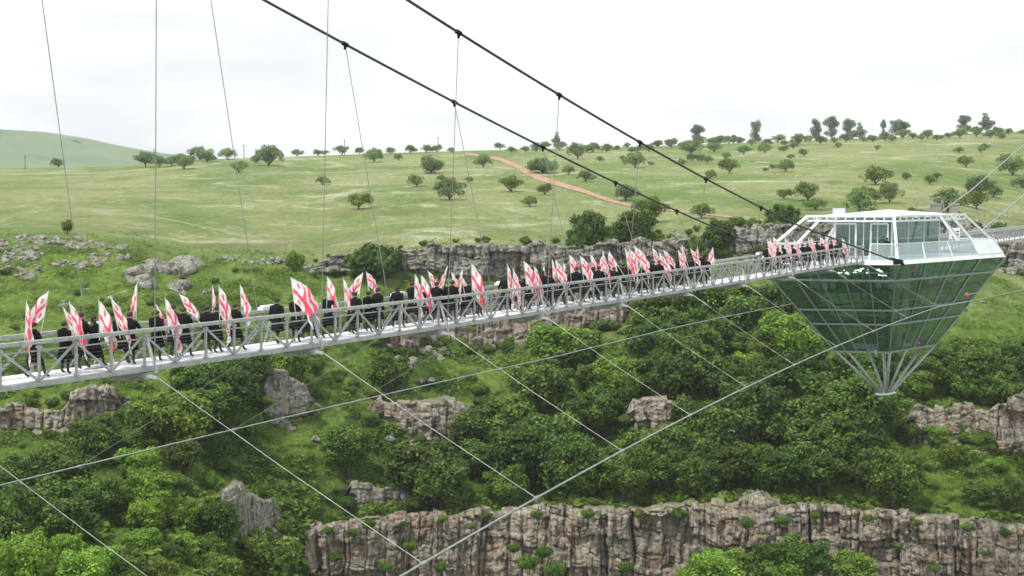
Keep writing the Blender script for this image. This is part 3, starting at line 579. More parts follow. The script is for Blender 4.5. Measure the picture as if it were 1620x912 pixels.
for q in MEA.replace('\n', '').split('|'):
    x, yb, wd = map(float, q.split()); tn = 1 if (random.random() < .25 and wd > 26) else 3
    tree('umbrella', tn, x, yb+1, wd*1.05, random.uniform(.85, 1.15), 'far meadow', 'meadow_tree', 'small spreading tree' if wd < 26 else 'broad spreading tree')
tree('bush', 3, 682, 275, 50, 1.0, 'x', 'bush', '', 0, 'wide rounded bush on the upper meadow left of the clay track'); tree('bush', 3, 858, 274, 44, .9, 'x', 'bush', '', 0, 'dark rounded bush just above the bend of the clay track')
xx = 800.
while xx < 1640:
    xx += random.uniform(9, 24); sk = float(ySky(xx)); big = xx > 1040
    tree('umbrella', 3, xx, sk+random.uniform(1, 9), random.uniform(13, 27), random.uniform(.8, 1.2), 'skyline row', 'skyline_tree', 'small round-headed tree')
for i in range(24):
    xx = random.uniform(840, 1620); tree('umbrella', 3, xx, float(ySky(xx))+random.uniform(6, 34), random.uniform(9, 20), 1, 'skyline row', 'skyline_tree', 'tiny meadow tree')
for x, yb, wd, h in [(880, 232, 16, 22), (1103, 228, 24, 30), (1195, 227, 19, 34), (1291, 223, 20, 33), (1315, 222, 26, 37), (1343, 221, 22, 31), (1360, 221, 20, 26), (1397, 219, 10, 29), (1417, 217, 24, 26), (1430, 216, 20, 22), (1524, 211, 25, 28), (1560, 208, 25, 28), (1160, 228, 12, 14)]:
    tree('poplar', 4, x, yb, wd*1.1, h/(wd*1.1)*2/3.3, 'skyline', 'tall_tree', 'tall airy grey-green tree')
byreg = {}
for t in TREES: byreg.setdefault((t[2], t[3]), []).append(t)
for (wd, rg), l in byreg.items():
    l.sort(key=lambda t: t[1])
    for i, t in enumerate(l):
        if t[4]: t[0]['label'] = t[4]
        else:
            where = {'far meadow': 'on the far meadow', 'skyline row': 'along the skyline', 'skyline': 'on the skyline'}.get(rg, 'on the '+rg if not rg.startswith(('foot', 'brink')) else 'at the '+rg)
            if rg == 'left part of the gorge': where = 'in the left part of the gorge'
            t[0]['label'] = f"{wd} {where}, {ordn(i+1)} from left" if len(l) > 1 else f"{wd} {where}"
            t[0]['group'] = (wd+' '+where).replace('tree', 'trees').replace('shrub', 'shrubs')
# rank grass and weeds on the slopes (uncountable)
def tufts(name, n, box, size, seed, cond, low=.0):
    r = np.random.default_rng(seed); x = r.uniform(box[0], box[2], n*2); y = r.uniform(box[1], box[3], n*2)
    ok = cond(x, y); x = x[ok][:n]; y = y[ok][:n]; Pt = terrP(x, y); m = len(Pt)
    cl = np.clip(fbm(Pt[:, 0]/3.2, Pt[:, 1]/3.2, 4, seed)*2.2+.45, .12, 1.5); s = size*cl*r.uniform(.6, 1.4, m)
    K = 7; a = r.uniform(0, 6.28, (m, K)); rad = r.uniform(.1, .9, (m, K)); hgt = r.uniform(.1, 1.0, (m, K))*(1-.5*rad)
    c = Pt[:, None]+np.stack([np.cos(a)*rad, np.sin(a)*rad, hgt], -1)*s[:, None, None]
    d1 = r.normal(size=(m, K, 3)); d1[..., 2] *= .5; d1 /= np.linalg.norm(d1, axis=-1, keepdims=True); d2 = np.cross(d1, r.normal(size=(m, K, 3))); d2 /= np.linalg.norm(d2, axis=-1, keepdims=True)
    ls = (.34*s[:, None, None])*r.uniform(.6, 1.3, (m, K, 1))
    V = np.stack([c-d1*ls, c-d2*ls*.55, c+d1*ls, c+d2*ls*.55], 2).reshape(-1, 3); Fq = np.arange(len(V)).reshape(-1, 4)
    big = np.clip(.5+fbm(Pt[:, 0]/9, Pt[:, 1]/9, 3, seed+4)*1.1, 0, 1)
    tone = np.clip((.6*big+.15)[:, None]+r.uniform(0, .3, (m, K)), 0, 1).ravel()
    tag(link(name, npmesh(name, V, Fq, M_tuft, False, tone)), kind='stuff')
lower = lambda x, y: (y < yC3(x)+4) & (y > np.maximum(yB(x)-60, 540))
tufts('slope_weeds', 130000, (-40, 540, 1660, 905), .50, 5, lower)
tufts('terrace_grass', 70000, (-40, 395, 1660, 560), .26, 6, lambda x, y: (y > yR2(x)+2) & (y < yB(x)+10))
tufts('rim_grass', 9000, (-40, 345, 1660, 470), .30, 7, lambda x, y: (y > yRim(x)-12) & (y < yR2(x)+2))
tufts('cliff_top_weeds', 9000, (460, 790, 1660, 850), .9, 8, lambda x, y: (np.abs(y-yC3(x)) < 6))
tufts('gorge_undergrowth', 12000, (-60, 780, 480, 960), 1.0, 9, lambda x, y: y > -1)
# utility poles far on the meadow
for x, yb, h, lb in [(386, 249, 20, 'thin wooden utility pole between two skyline trees at left'), (545, 243, 22, 'thin wooden utility pole left of centre on the skyline'), (693, 240, 23, 'thin wooden utility pole beside the paired skyline trees'), (40, 268, 22, 'lone utility pole against the distant hill'), (244, 258, 22, 'utility pole behind the tree cluster below the hill shoulder')]:
    D = float(Dt(x, yb)); p = atY(x, yb, D); hh = h*D/F; m = MB(); m.tube([(0, 0, -.5), (0, 0, hh)], [.16, .11], 6); m.box((0, 0, hh-.5), (1.3, .12, .12)); o = m.build('utility_pole', M_wood); o.location = p.tolist(); tag(o, lb, 'utility pole', 'utility poles on the skyline')
# =================================================================== FOOTBRIDGE
_d = ray(2160, 300); TH = math.atan2(_d[0], _d[1])
DV = Vector((math.sin(TH), math.cos(TH), 0)); OV = Vector((math.cos(TH), -math.sin(TH), 0)); AX = 35.35
def zb(t): return -5.83-.18*max(0, 1-((t-66)/42)**2)      # underside of the lower chord (slight sag)
def B(t, o, h=0): return DV*t+OV*(o-AX)+Vector((0, 0, zb(t)+h))
def hit(x, y, o):                                          # pixel -> place on the vertical plane at offset o from the bridge axis
    r = Vector(ray(x, y).tolist()); k = -(AX-o)/r.dot(OV); p = r*k; return p
HW = .95; RZ = -TH; PAN = 8.98/6; ST = lambda i: 36.9+8.98*i
bridge = empty('footbridge', B(80, 0), 0, 'long straight steel truss footbridge crowded with flag bearers, reaching the glass cone', 'bridge')
def kid(name, me, p=None, rz=0):
    o = bpy.data.objects.new(name, me); COL.objects.link(o); o.parent = bridge
    if p is not None: o.location = Vector(p)-bridge.location; o.rotation_euler = (0, 0, rz)
    return o
def kmb(name, m, mt, smooth=False):                        # MB in world coordinates -> child of the bridge
    me = m.mesh(name, mt, smooth); me.transform(Matrix.Translation(-bridge.location)); return kid(name, me)
T0, T1 = 18.94-PAN*5, 118.0
n_pan = int((T1-T0)/PAN)+1
TS = [ST(0)+PAN*(k) for k in range(-30, 80) if T0-12 < ST(0)+PAN*k < T1+.3]
H = 1.40
def mbeam(m, t0, t1, o, h, w, hh, n=1):
    for i in range(n):
        a = t0+(t1-t0)*i/n; b = t0+(t1-t0)*(i+1)/n; m.beam(B(a, o, h), B(b, o, h), w, hh)
# mesh pieces shared by all panels (local x = along the bridge)
def bar(l, w, h):
    m = MB(); m.box((0, 0, 0), (w, h, l)); return m
pm = MB(); pm.box((0, 0, (H-.16)/2+.10), (.07, .07, H-.30)); pm.box((0, 0, .17), (.2, .10, .10)); pm.box((0, 0, H-.20), (.17, .095, .07)); POST = pm.mesh('post', M_steel)
def diag_mesh(sgn):
    m = MB(); a = Vector((0, 0, .16)); b = Vector((0, PAN*sgn, H-.18)); m.beam(a, b, .058, .058, (1, 0, 0)); return m.mesh('diagonal', M_steel)
DG = {1: diag_mesh(1), -1: diag_mesh(-1)}
pk = MB(); pk.box((0, PAN/2, 0), (HW*2-.16, PAN-.03, .06)); PLK = pk.mesh('deck_panel', M_deck)
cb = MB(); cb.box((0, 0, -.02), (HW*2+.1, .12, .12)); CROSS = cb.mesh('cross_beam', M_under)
for side, o in (('near', HW), ('far', -HW)):
    m = MB(); mbeam(m, TS[0], T1, o, H-.055, .17, .10, 24); mbeam(m, TS[0], T1, o, H+.005, .12, .02, 24); kmb('top_chord', m, M_steel)
    m = MB(); mbeam(m, TS[0], T1, o, .10, .14, .11, 24); mbeam(m, TS[0], T1, o*1.06, .03, .12, .02, 24); kmb('bottom_chord', m, M_steel)
    m = MB(); oi = o*.93; mbeam(m, TS[0], T1, oi, H-.32, .045, .045, 24); kmb('hand_rail', m, M_steel)
    for hh in (.32, .45, .58, .71, .84, .97):
        m = MB(); m.tube([B(TS[0]+(T1-TS[0])*i/12, oi, hh) for i in range(13)], .008, 4); kmb('rail_wire', m, M_wire)
    for k, t in enumerate(TS):
        kid('post', POST, B(t, o), RZ)
        if t+PAN < T1+.4:
            top_here = round((t-ST(0))/PAN) % 2 == 0        # nodes alternate
            kid('diagonal', DG[-1 if False else 1] if not top_here else DG[1], B(t, o), RZ) if not top_here else kid('diagonal', DG[-1], B(t+PAN, o), RZ)
for t in TS:
    if t+PAN < T1+.4:
        kid('deck_panel', PLK, B(t, 0, .15), RZ); kid('cross_beam', CROSS, B(t, 0, .06), RZ)
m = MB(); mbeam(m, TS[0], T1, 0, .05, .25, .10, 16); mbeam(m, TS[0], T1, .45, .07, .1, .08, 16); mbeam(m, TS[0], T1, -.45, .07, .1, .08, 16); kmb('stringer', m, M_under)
# outriggers that carry the hangers and the wind ties
om = MB(); om.box((0, 0, -.11), (2.5, .34, .20)); om.box((0, .12, -.28), (1.0, .10, .16)); OUTR = om.mesh('outrigger', M_steel_d)
INCL = []
for s in (1, -1):
    im = MB(); im.beam((s*HW, .06, H-.14), (s*1.38, .1, -.02), .07, .07); INCL.append(('inclined_strut', im.mesh('inclined_strut', M_steel)))
    im = MB(); im.beam((s*1.2, -.12, -.10), (s*1.5, .0, -.16), .12, .10); INCL.append(('cable_shoe', im.mesh('cable_shoe', M_steel)))
wc = MB(); wc.box((0, 0, 0), (.24, .95, .12)); wc.box((0, 0, .085), (.17, .75, .06)); WC = wc.mesh('joint_cover', M_white)
for i in range(-2, 9):
    kid('outrigger', OUTR, B(ST(i), 0), RZ); [kid(nm_, me_, B(ST(i), 0), RZ) for nm_, me_ in INCL]; kid('joint_cover', WC, B(ST(i)-.2, -HW, H+.06), RZ)
# small white cable ties where the rails are lashed
sm_ = MB(); sm_.box((0, 0, 0), (.22, .035, .16)); SL = sm_.mesh('rail_clamp', M_steel_d)
for k, t in enumerate(TS[::3]): kid('rail_clamp', SL, B(t+.7, HW, H-.06), RZ)
# far half of the bridge beyond the cone
fb = empty('footbridge', B(160, 0), 0, 'distant second half of the footbridge leaving the glass cone at the right edge', 'bridge')
def fkid(name, me, p): o = bpy.data.objects.new(name, me); COL.objects.link(o); o.parent = fb; o.location = Vector(p)-fb.location; o.rotation_euler = (0, 0, RZ); return o
FT = [137+PAN*k for k in range(46)]
for o in (HW, -HW):
    for (nm, hh, ww, h2) in (('top_chord', H-.05, .22, .16), ('bottom_chord', .09, .18, .18), ('hand_rail', H-.32, .05, .05)):
        m = MB(); mbeam(m, FT[0], FT[-1], o, hh, ww, h2, 4); me = m.mesh(nm, M_steel); me.transform(Matrix.Translation(-fb.location)); q = bpy.data.objects.new(nm, me); COL.objects.link(q); q.parent = fb
    for k, t in enumerate(FT[:-1]):
        fkid('post', POST, B(t, o)); fkid('diagonal', DG[1] if k % 2 else DG[-1], B(t if k % 2 else t+PAN, o))
for t in FT[:-1]: fkid('deck_panel', PLK, B(t, 0, .15))
# ------------------------------------------------------------------ cables
def solve(t, x, y):
    r = ray(x, y); k = t/float(r@np.array(DV)); p = r*k; return float(p@np.array(OV))+AX, float(p[2])
def curve(px, deg=2):
    ts = np.array([ST(i) for i in px]); q = np.array([solve(ST(i), *px[i]) for i in px])
    po = np.polyfit(ts, q[:, 0], min(deg, 2)); pz = np.polyfit(ts, q[:, 1], 2)
    return lambda t: (np.polyval(po, t), np.polyval(pz, t))
c1 = curve({2: (728, 52), 3: (883, 150), 4: (1010, 225), 5: (1117, 284), 6: (1205, 328)}, 1)
c2 = curve({2: (548, 70), 3: (718, 162), 4: (858, 233), 5: (972, 290), 6: (1070, 333), 7: (1155, 370)}, 1)
w1 = curve({0: (673, 891), 1: (848, 790), 2: (980, 715), 3: (1090, 656), 4: (1180, 610), 5: (1257, 578), 6: (1326, 550), 7: (1382, 523.5), 8: (1438, 504), 9: (1482, 485)})
w2 = curve({1: (127, 737), 2: (370, 681), 3: (570, 633), 4: (730, 597), 5: (870, 567)})
def PT(c, t): o, z = c(t); v = DV*t+OV*(o-AX); v.z = z; return v
CA = Vector((30.3, 119.05, -5.70)); CB = Vector((19.6, 120.9, -5.70))     # anchor corners of the cone deck
def cable(name, pts, r, mt, label, group=None, ties=None, cl=None):
    e = empty(name, pts[0], 0, label, 'cable', group); m = MB(); m.tube(pts, r, 8); me = m.mesh('strand', mt, True); me.transform(Matrix.Translation(-Vector(pts[0])))
    q = bpy.data.objects.new('strand', me); COL.objects.link(q); q.parent = e
    for c, d in (cl or []):
        k = MB(); k.tube([Vector(c)-d*.16, Vector(c)+d*.16], r*1.7, 8); k.box(Vector(c)-Vector((0, 0, r*2.2)), (r*1.8, r*1.8, r*3.2)); me = k.mesh('clamp', M_black if mt is M_cable else M_steel_d); me.transform(Matrix.Translation(-Vector(pts[0])))
        q = bpy.data.objects.new('clamp', me); COL.objects.link(q); q.parent = e
    return e
def dirv(c, t): return (PT(c, t+.5)-PT(c, t-.5)).normalized()
p1 = [PT(c1, t) for t in np.arange(14, 99, 3.0)]+[PT(c1, 99)*.66+CA*.34, PT(c1, 99)*.33+CA*.67, CA]
cable('main_cable', p1, .062, M_cable, 'thick dark main suspension cable, the upper of the two crossing the sky', 'main suspension cables', cl=[(PT(c1, ST(i)), dirv(c1, ST(i))) for i in range(-2, 7)])
p2 = [PT(c2, t) for t in np.arange(14, 105, 3.0)]+[PT(c2, 104)*.5+CB*.5, CB]
cable('main_cable', p2, .062, M_cable, 'thick dark main suspension cable, the lower one dipping behind the bridge rail', 'main suspension cables', cl=[(PT(c2, ST(i)), dirv(c2, ST(i))) for i in range(-2, 8)])
for i in range(-2, 7):
    for c, s, nm in ((c1, 1, 'upper'), (c2, -1, 'lower')):
        a = B(ST(i), s*1.38, -.05); b = PT(c, ST(i)); m = MB(); m.tube([Vector((0, 0, 0)), (b-a)*.5+Vector((.0, 0, -.01)), b-a], .017, 5); o = m.build('hanger_cable', M_hang); o.location = a
        tag(o, f"thin hanger from the {nm} main cable to the {'near' if s > 0 else 'far'} deck edge, {ordn(i+3)} from left", 'cable', 'hanger cables')
w1p = [PT(w1, t) for t in np.arange(ST(-2), ST(9), 2.99)]+[PT(w1, ST(9))]+[hit(1531, 478, 6.75), hit(1575, 468, 6.7), hit(1618, 459.5, 6.8), hit(1700, 444, 7.4)]
cable('wind_cable', w1p, .036, M_cable_l, 'thick pale wind cable sweeping up in front of the glass cone', 'wind cables', cl=[(PT(w1, ST(i)), dirv(w1, ST(i))) for i in range(-1, 10)])
w2p = [PT(w2, t) for t in np.arange(ST(-2), ST(5), 2.99)]+[PT(w2, ST(5)), hit(1060, 520, -7.3), hit(1145, 502, -6.9), hit(1264, 479, -6.5), hit(1330, 466, -6.4)]
cable('wind_cable', w2p, .034, M_cable_l, 'pale wind cable on the far side running behind the bridge to the cone', 'wind cables', cl=[(PT(w2, ST(i)), dirv(w2, ST(i))) for i in range(0, 6)])
for i in range(-1, 10):
    a = B(ST(i), 1.48, -.15); b = PT(w1, ST(i)); m = MB(); m.tube([Vector((0, 0, 0)), (b-a)*.5+Vector((0, 0, -.06)), b-a], .011, 5); m.tube([Vector((0, 0, 0)), (b-a).normalized()*1.1], .026, 6); m.tube([b-a-(b-a).normalized()*.6, b-a], .02, 6)
    o = m.build('wind_tie', M_tie); o.location = a; tag(o, f"thin tie from the near deck edge to the near wind cable, {ordn(i+2)} from left", 'cable', 'wind ties')
for i in range(0, 6):
    a = B(ST(i), -1.48, -.15); b = PT(w2, ST(i)); m = MB(); m.tube([Vector((0, 0, 0)), (b-a)*.5+Vector((0, 0, -.06)), b-a], .012, 5)
    o = m.build('wind_tie', M_tie); o.location = a; tag(o, f"thin tie from the far deck edge to the far wind cable, {ordn(i+1)} from left", 'cable', 'wind ties')
ra1 = [hit(1552, 366, 4.5), hit(1580, 343, 4.8), hit(1617, 311, 5.2), hit(1700, 238, 6)]
cable('stay_cable', ra1, .07, M_cable_l, 'pale cable rising to the right edge above the distant bridge half', 'cables rising to the right', cl=[(ra1[1], (ra1[2]-ra1[1]).normalized())])
ra2 = [hit(1400, 400, -2.6), hit(1489, 336, -2.8), hit(1538, 300, -3.0), hit(1620, 229, -3.4), hit(1700, 160, -4)]
cable('stay_cable', ra2, .07, M_cable_l, 'pale cable rising to the right from behind the pavilion roof', 'cables rising to the right', cl=[(ra2[2], (ra2[3]-ra2[2]).normalized())])
# =================================================================== GLASS CONE WITH DECK AND PAVILION
C0 = Vector((31.6, 127.4, 0)); VA = Vector((30.2, 119.1, 0))-C0; VB = Vector((43.6, 133.9, 0))-C0
POLY = [-VB, VA, VB, -VA]                                   # plan corners: left, front, right, back
def Q(k, f, s, z):                                          # point on plan edge k at fraction f, plan scale s, height z
    a = POLY[k % 4]; b = POLY[(k+1) % 4]; v = a+(b-a)*f; return Vector((C0.x+v.x*s, C0.y+v.y*s, z))
def ringp(s, z): return [Q(k, 0, s, z) for k in range(4)]
def glass(name, tint, gl, rough=.02, tr=None, teal_mix=.06):
    m = bpy.data.materials.new(name); m.use_nodes = True; t = m.node_tree; t.nodes.clear(); o = N(t, 'ShaderNodeOutputMaterial')
    tp = N(t, 'ShaderNodeBsdfTransparent'); tp.inputs[0].default_value = (*tint, 1); g = N(t, 'ShaderNodeBsdfGlossy'); g.inputs['Color'].default_value = (.8, .88, .86, 1); g.inputs['Roughness'].default_value = rough
    lw = N(t, 'ShaderNodeLayerWeight'); lw.inputs[0].default_value = .5; pw = N(t, 'ShaderNodeMath', operation='POWER'); pw.inputs[1].default_value = 3.2; L(t, lw.outputs['Facing'], pw.inputs[0]); mr = N(t, 'ShaderNodeMapRange'); mr.inputs[3].default_value = tr or .06; mr.inputs[4].default_value = gl; L(t, pw.outputs[0], mr.inputs[0])
    df = N(t, 'ShaderNodeBsdfDiffuse'); df.inputs[0].default_value = (.15, .25, .255, 1); m0 = N(t, 'ShaderNodeMixShader'); m0.inputs[0].default_value = teal_mix; L(t, tp.outputs[0], m0.inputs[1]); L(t, df.outputs[0], m0.inputs[2])  # even teal diffuse share mixed in to turn the glass grey-teal
    ms = N(t, 'ShaderNodeMixShader'); L(t, mr.outputs[0], ms.inputs[0]); L(t, m0.outputs[0], ms.inputs[1]); L(t, g.outputs[0], ms.inputs[2]); L(t, ms.outputs[0], o.inputs[0]); return m
G_cone = glass('green_glass', (.40, .54, .56), .6, .02, .10, .13)
G_rail = glass('balustrade_glass', (.60, .74, .74), .8, .15, .30)
G_pav = glass('pavilion_glass', (.40, .56, .50), .6, .02, .10)
M_frost = noisy('milky_panel', (.58, .68, .68), (.72, .80, .79), .7, .3)
M_mull = mat('mullion_grey_green', (.22, .27, .26), .45, .3)
M_mullw = mat('mullion_white', (.70, .74, .75), .4, 0)
ZD = -5.78; ZB = -13.35
cone = empty('glass_cone', (C0.x, C0.y, ZD), 0, 'diamond shaped cone of dark green glass hanging under the deck beside the bridge', 'building')
def ck(name, m, mt, parent=cone, smooth=False, label=None):
    me = m.mesh(name, mt, smooth); off = parent.location if parent.parent is None else parent.parent.location+parent.location
    me.transform(Matrix.Translation(-Vector(off))); q = bpy.data.objects.new(name, me); COL.objects.link(q); q.parent = parent
    if label: q['label'] = label
    return q
levels = [0, .17, .51, .674, 1.0]
def SZ(v, s0=.985, s1=.40): return s0+(s1-s0)*v, ZD-.18+(ZB-ZD+.18)*v
NDIV = {0: 5, 1: 4, 2: 5, 3: 4}
for k in range(4):
    n = NDIV[k]
    for i in range(n):
        for a, b in zip(levels[:-1], levels[1:]):
            sa, za = SZ(a); sb, zb_ = SZ(b); g = .0
            m = MB(); m.poly([Q(k, i/n, sa, za), Q(k, (i+1)/n, sa, za), Q(k, (i+1)/n, sb, zb_), Q(k, i/n, sb, zb_)]); ck('glass_pane', m, G_cone)
        s0, z0 = SZ(0, 1.0, .408); s1, z1 = SZ(1, 1.0, .408); m = MB(); m.beam(Q(k, i/n, s0, z0), Q(k, i/n, s1, z1), .10 if i else .13, .10); ck('mullion', m, M_mull)
    for v in levels[1:]:
        s, z = SZ(v, 1.003, .412); m = MB(); m.beam(Q(k, 0, s, z), Q(k, 1, s, z), .10, .13); ck('ring_beam', m, M_mull)
# inside: floors, stair core, columns, furniture
for v, nm in ((.30, 'upper_floor'), (.66, 'lower_floor'), (.985, 'bottom_floor')):
    s, z = SZ(v, .96, .385); m = MB(); m.prism(ringp(s, z-.12), (0, 0, .22)); ck(nm, m, M_int if v > .9 else M_dark)
m = MB(); m.box((C0.x-.8, C0.y, -9.4), (1.5, 1.5, 7.2)); m.box((C0.x+2.2, C0.y+2.0, -7.9), (1.0, 1.0, 4.2)); ck('lift_shaft', m, M_int)
random.seed(3)
for v0, v1, nn in ((0, .30, 14), (.30, .66, 12), (.66, .985, 9)):
    s0, z0 = SZ(v0); s1, z1 = SZ(v1)
    for i in range(nn):
        f = (i+.5)/nn*4; p = Q(int(f), f % 1, .78*s1, z1); m = MB(); q = Q(int(f), f % 1, .80*s0, z0); m.beam(p, q, .14, .14); ck('inner_column', m, M_int if i % 3 else M_mullw)
    for i in range(9 if v0 < .6 else 5):
        f = random.uniform(0, 4); p = Q(int(f), f % 1, s1*random.uniform(.25, .75), z1+.12); m = MB()
        m.tube([p+Vector((0, 0, 0)), p+Vector((0, 0, .72))], .05, 6); m.tube([p+Vector((0, 0, .70)), p+Vector((0, 0, .75))], .45, 10)
        for a in (0, 1.6, 3.1, 4.7):
            c = p+Vector((math.cos(a)*.8, math.sin(a)*.8, .22)); m.box(c, (.4, .4, .44)); m.box(c+Vector((math.cos(a)*.2, math.sin(a)*.2, .42)), (.1, .4, .45), a)
        ck('table_set', m, M_mullw if i % 3 == 0 else M_int)
M_speck = mat('speck_glow', (1, .95, .85), .4); M_speck.node_tree.nodes['Principled BSDF'].inputs['Emission Color'].default_value = (1, .96, .85, 1); M_speck.node_tree.nodes['Principled BSDF'].inputs['Emission Strength'].default_value = 7
for f, v0, v1, wd in ((.22, .04, .28, .9), (.40, .05, .16, 1.0), (.56, .03, .28, .8), (.76, .05, .2, .7), (.3, .36, .60, .5), (.62, .38, .5, .7)):
    sa, za = SZ(v0); sb, zb_ = SZ(v1); c = Q(1, f, (sa+sb)/2*.62, (za+zb_)/2); m = MB(); m.box(c, (wd*1.6, .08, za-zb_), .83); ck('lit_pane_panel', m, M_frost)  # pale panels added inside to give the glass its lit rectangles
for v in (.10, .20, .42, .58):
    s_, z_ = SZ(v); m = MB(); m.beam(Q(0, .08, s_*.78, z_), Q(0, .95, s_*.78, z_), .08, .08); ck('inner_beam', m, M_mullw)
    m = MB(); m.beam(Q(1, .08, s_*.78, z_), Q(1, .95, s_*.78, z_), .08, .08); ck('inner_beam', m, M_mullw)
m = MB()
for i in range(26):
    p = Q(0, random.uniform(.52, .93), random.uniform(.80, .9), ZD-.5-random.random()*.55); m.box(p, (random.uniform(.06, .28), .06, .07), random.random()*3)
ck('reflection_specks', m, M_speck, label='cluster of small bright reflection specks behind the top glass')  # emissive slivers standing in for bright specks of reflection in the glass
st = MB()
for i in range(12): p = Q(1, .25+.035*i, .55, ZD-2.2-.19*i); st.box(p, (1.3, .3, .06), .6)
ck('stair', st, M_mullw)
st = MB(); p = Q(0, .50, .40*.9, ZB+.35); st.box(p, (1.9, .5, .55), -.4); p = Q(1, .45, .30, ZB+.3); st.box(p, (1.2, .5, .4), .7); ck('bar_counter', st, M_mullw)
# tip: eight white tubes converging on a plate
tip = Vector((C0.x+.02, C0.y, -17.15))
for k in range(4):
    for f in (.0, .22) if k % 2 == 0 else (.0, .35):
        a = Q(k, f, .395, ZB-.05); b = tip+(Q(k, f, .05, 0)-Vector((C0.x, C0.y, 0)))*1.0+Vector((0, 0, .02)); m = MB(); m.tube([a, b], .12, 8); ck('tip_strut', m, M_steel, smooth=True)
m = MB(); m.prism([tip+Vector((q.x*.085, q.y*.085, -.12)) for q in POLY], (0, 0, .14)); ck('tip_plate', m, M_mullw)
# deck
deckt = empty('viewing_deck', (C0.x, C0.y, ZD), 0, 'white edged viewing deck with inward leaning glass balustrade on top of the cone', 'deck')
m = MB(); m.prism(ringp(.97, ZD-.16), (0, 0, .28)); ck('deck_slab', m, M_deck, deckt)
m = MB(); m.prism(ringp(.93, ZD+.13), (0, 0, .03)); ck('deck_floor', m, noisy('pale_floor', (.42, .46, .47), (.52, .56, .57), 1, .35), deckt)
ZR = ZD+1.46; SR = .885
gap = [(0, .42, .70)]
for k in range(4):
    n = NDIV[k]
    a0 = Q(k, 0, 1.0, ZD-.16); b0 = Q(k, 1, 1.0, ZD-.16); a1 = Q(k, 0, .975, ZD+.18); b1 = Q(k, 1, .975, ZD+.18)
    m = MB(); m.poly([a0, b0, b1, a1]); i0 = Q(k, 0, .965, ZD+.18); i1 = Q(k, 1, .965, ZD+.18); m.poly([a1, b1, i1, i0]); ck('fascia', m, M_white, deckt)
    for i in range(n):
        f0 = i/n+.006; f1 = (i+1)/n-.006
        if k == 0 and i in (2, 3): continue     # bridge walks in here
        if k == 2 and i in (2,): continue
        solid = (k == 1 and i == n-1) or (k == 3 and i == n-1)
        m = MB(); pts = [Q(k, f0, .972, ZD+.19), Q(k, f1, .972, ZD+.19), Q(k, f1, SR, ZR-.04), Q(k, f0, SR, ZR-.04)]
        if solid:
            nn_ = (pts[1]-pts[0]).cross(pts[3]-pts[0]).normalized()*.05; m.box8(pts+[p+nn_ for p in pts])
        else: m.poly(pts)
        ck('balustrade_pane', m, M_frost if solid else G_rail, deckt, label='milky white solid end panel' if solid else None)
        m = MB(); m.beam(Q(k, i/n, .98, ZD+.15), Q(k, i/n, SR+.004, ZR), .07, .09); ck('balustrade_post', m, M_mullw, deckt)
    segs = [(0, .40), (.80, 1)] if k == 0 else [(0, .4), (.6, 1)] if k == 2 else [(0, 1)]
    for f0, f1 in segs: m = MB(); m.beam(Q(k, f0, SR, ZR), Q(k, f1, SR, ZR), .09, .08); ck('balustrade_rail', m, M_mullw, deckt)
for nm, p in (('front', CA), ('left', CB)):
    m = MB(); c = Vector(p)+Vector((0, -.12, .02)); m.box(c, (.62, .5, .34), .3); m.tube([c+Vector((-.7, -.1, .28)), c+Vector((.1, 0, .02)), c+Vector((.5, .25, -.2))], [.08, .2, .08], 8)
    o = m.build('cable_anchor', M_black); tag(o, f"black anchor clamp where a main cable meets the {nm} corner of the deck", 'anchor', 'cable anchors')
# pavilion
pav = empty('pavilion', (C0.x, C0.y, ZD), 0, 'glazed white framed pavilion with low roof in the middle of the viewing deck', 'pavilion')
ZP = ZD+.17; ZRF = -2.18; SB = .415
for k in range(4):
    n = 4 if k % 2 == 0 else 3
    for i in range(n):
        m = MB(); m.poly([Q(k, i/n, SB, ZP), Q(k, (i+1)/n, SB, ZP), Q(k, (i+1)/n, SB, ZRF-.2), Q(k, i/n, SB, ZRF-.2)]); ck('window_pane', m, G_pav, pav)
        m = MB(); m.beam(Q(k, i/n, SB+.004, ZP), Q(k, i/n, SB+.004, ZRF-.15), .07 if i else .12, .09, (0, 1, 0)); ck('window_post', m, M_mullw, pav)
    m = MB(); m.beam(Q(k, 0, SB+.01, ZRF-.42), Q(k, 1, SB+.01, ZRF-.42), .08, .14); ck('lintel', m, M_mullw, pav)
    m = MB(); m.beam(Q(k, 0, SB+.01, ZP+.1), Q(k, 1, SB+.01, ZP+.1), .08, .16); ck('sill', m, M_mullw, pav)
for f0, f1 in ((.08, .42), (.66, .93)):
    d = empty('door', (0, 0, 0)); d.parent = pav
    for a, b, wd in ((Q(0, f0, SB+.05, ZP), Q(0, f0, SB+.05, ZRF-.6), .13), (Q(0, f1, SB+.05, ZP), Q(0, f1, SB+.05, ZRF-.6), .13), (Q(0, f0, SB+.05, ZRF-.62), Q(0, f1, SB+.05, ZRF-.62), .13)):
        m = MB(); m.beam(a, b, wd, wd); ck('door_frame', m, M_white, d)
m = MB(); m.prism(ringp(.50, ZRF-.16), (0, 0, .16)); ck('roof_slab', m, M_white, pav)
m = MB(); n0 = len(m.v); apex = Vector((C0.x-.2, C0.y-1, ZRF+.52)); rg = ringp(.56, ZRF+.04); rg2 = ringp(.56, ZRF+.001)
for i in range(4): m.poly([rg[i], rg[(i+1) % 4], apex])
for i in range(4): m.poly([rg2[i], rg2[(i+1) % 4], rg[(i+1) % 4], rg[i]])
ck('roof', m, M_white, pav)
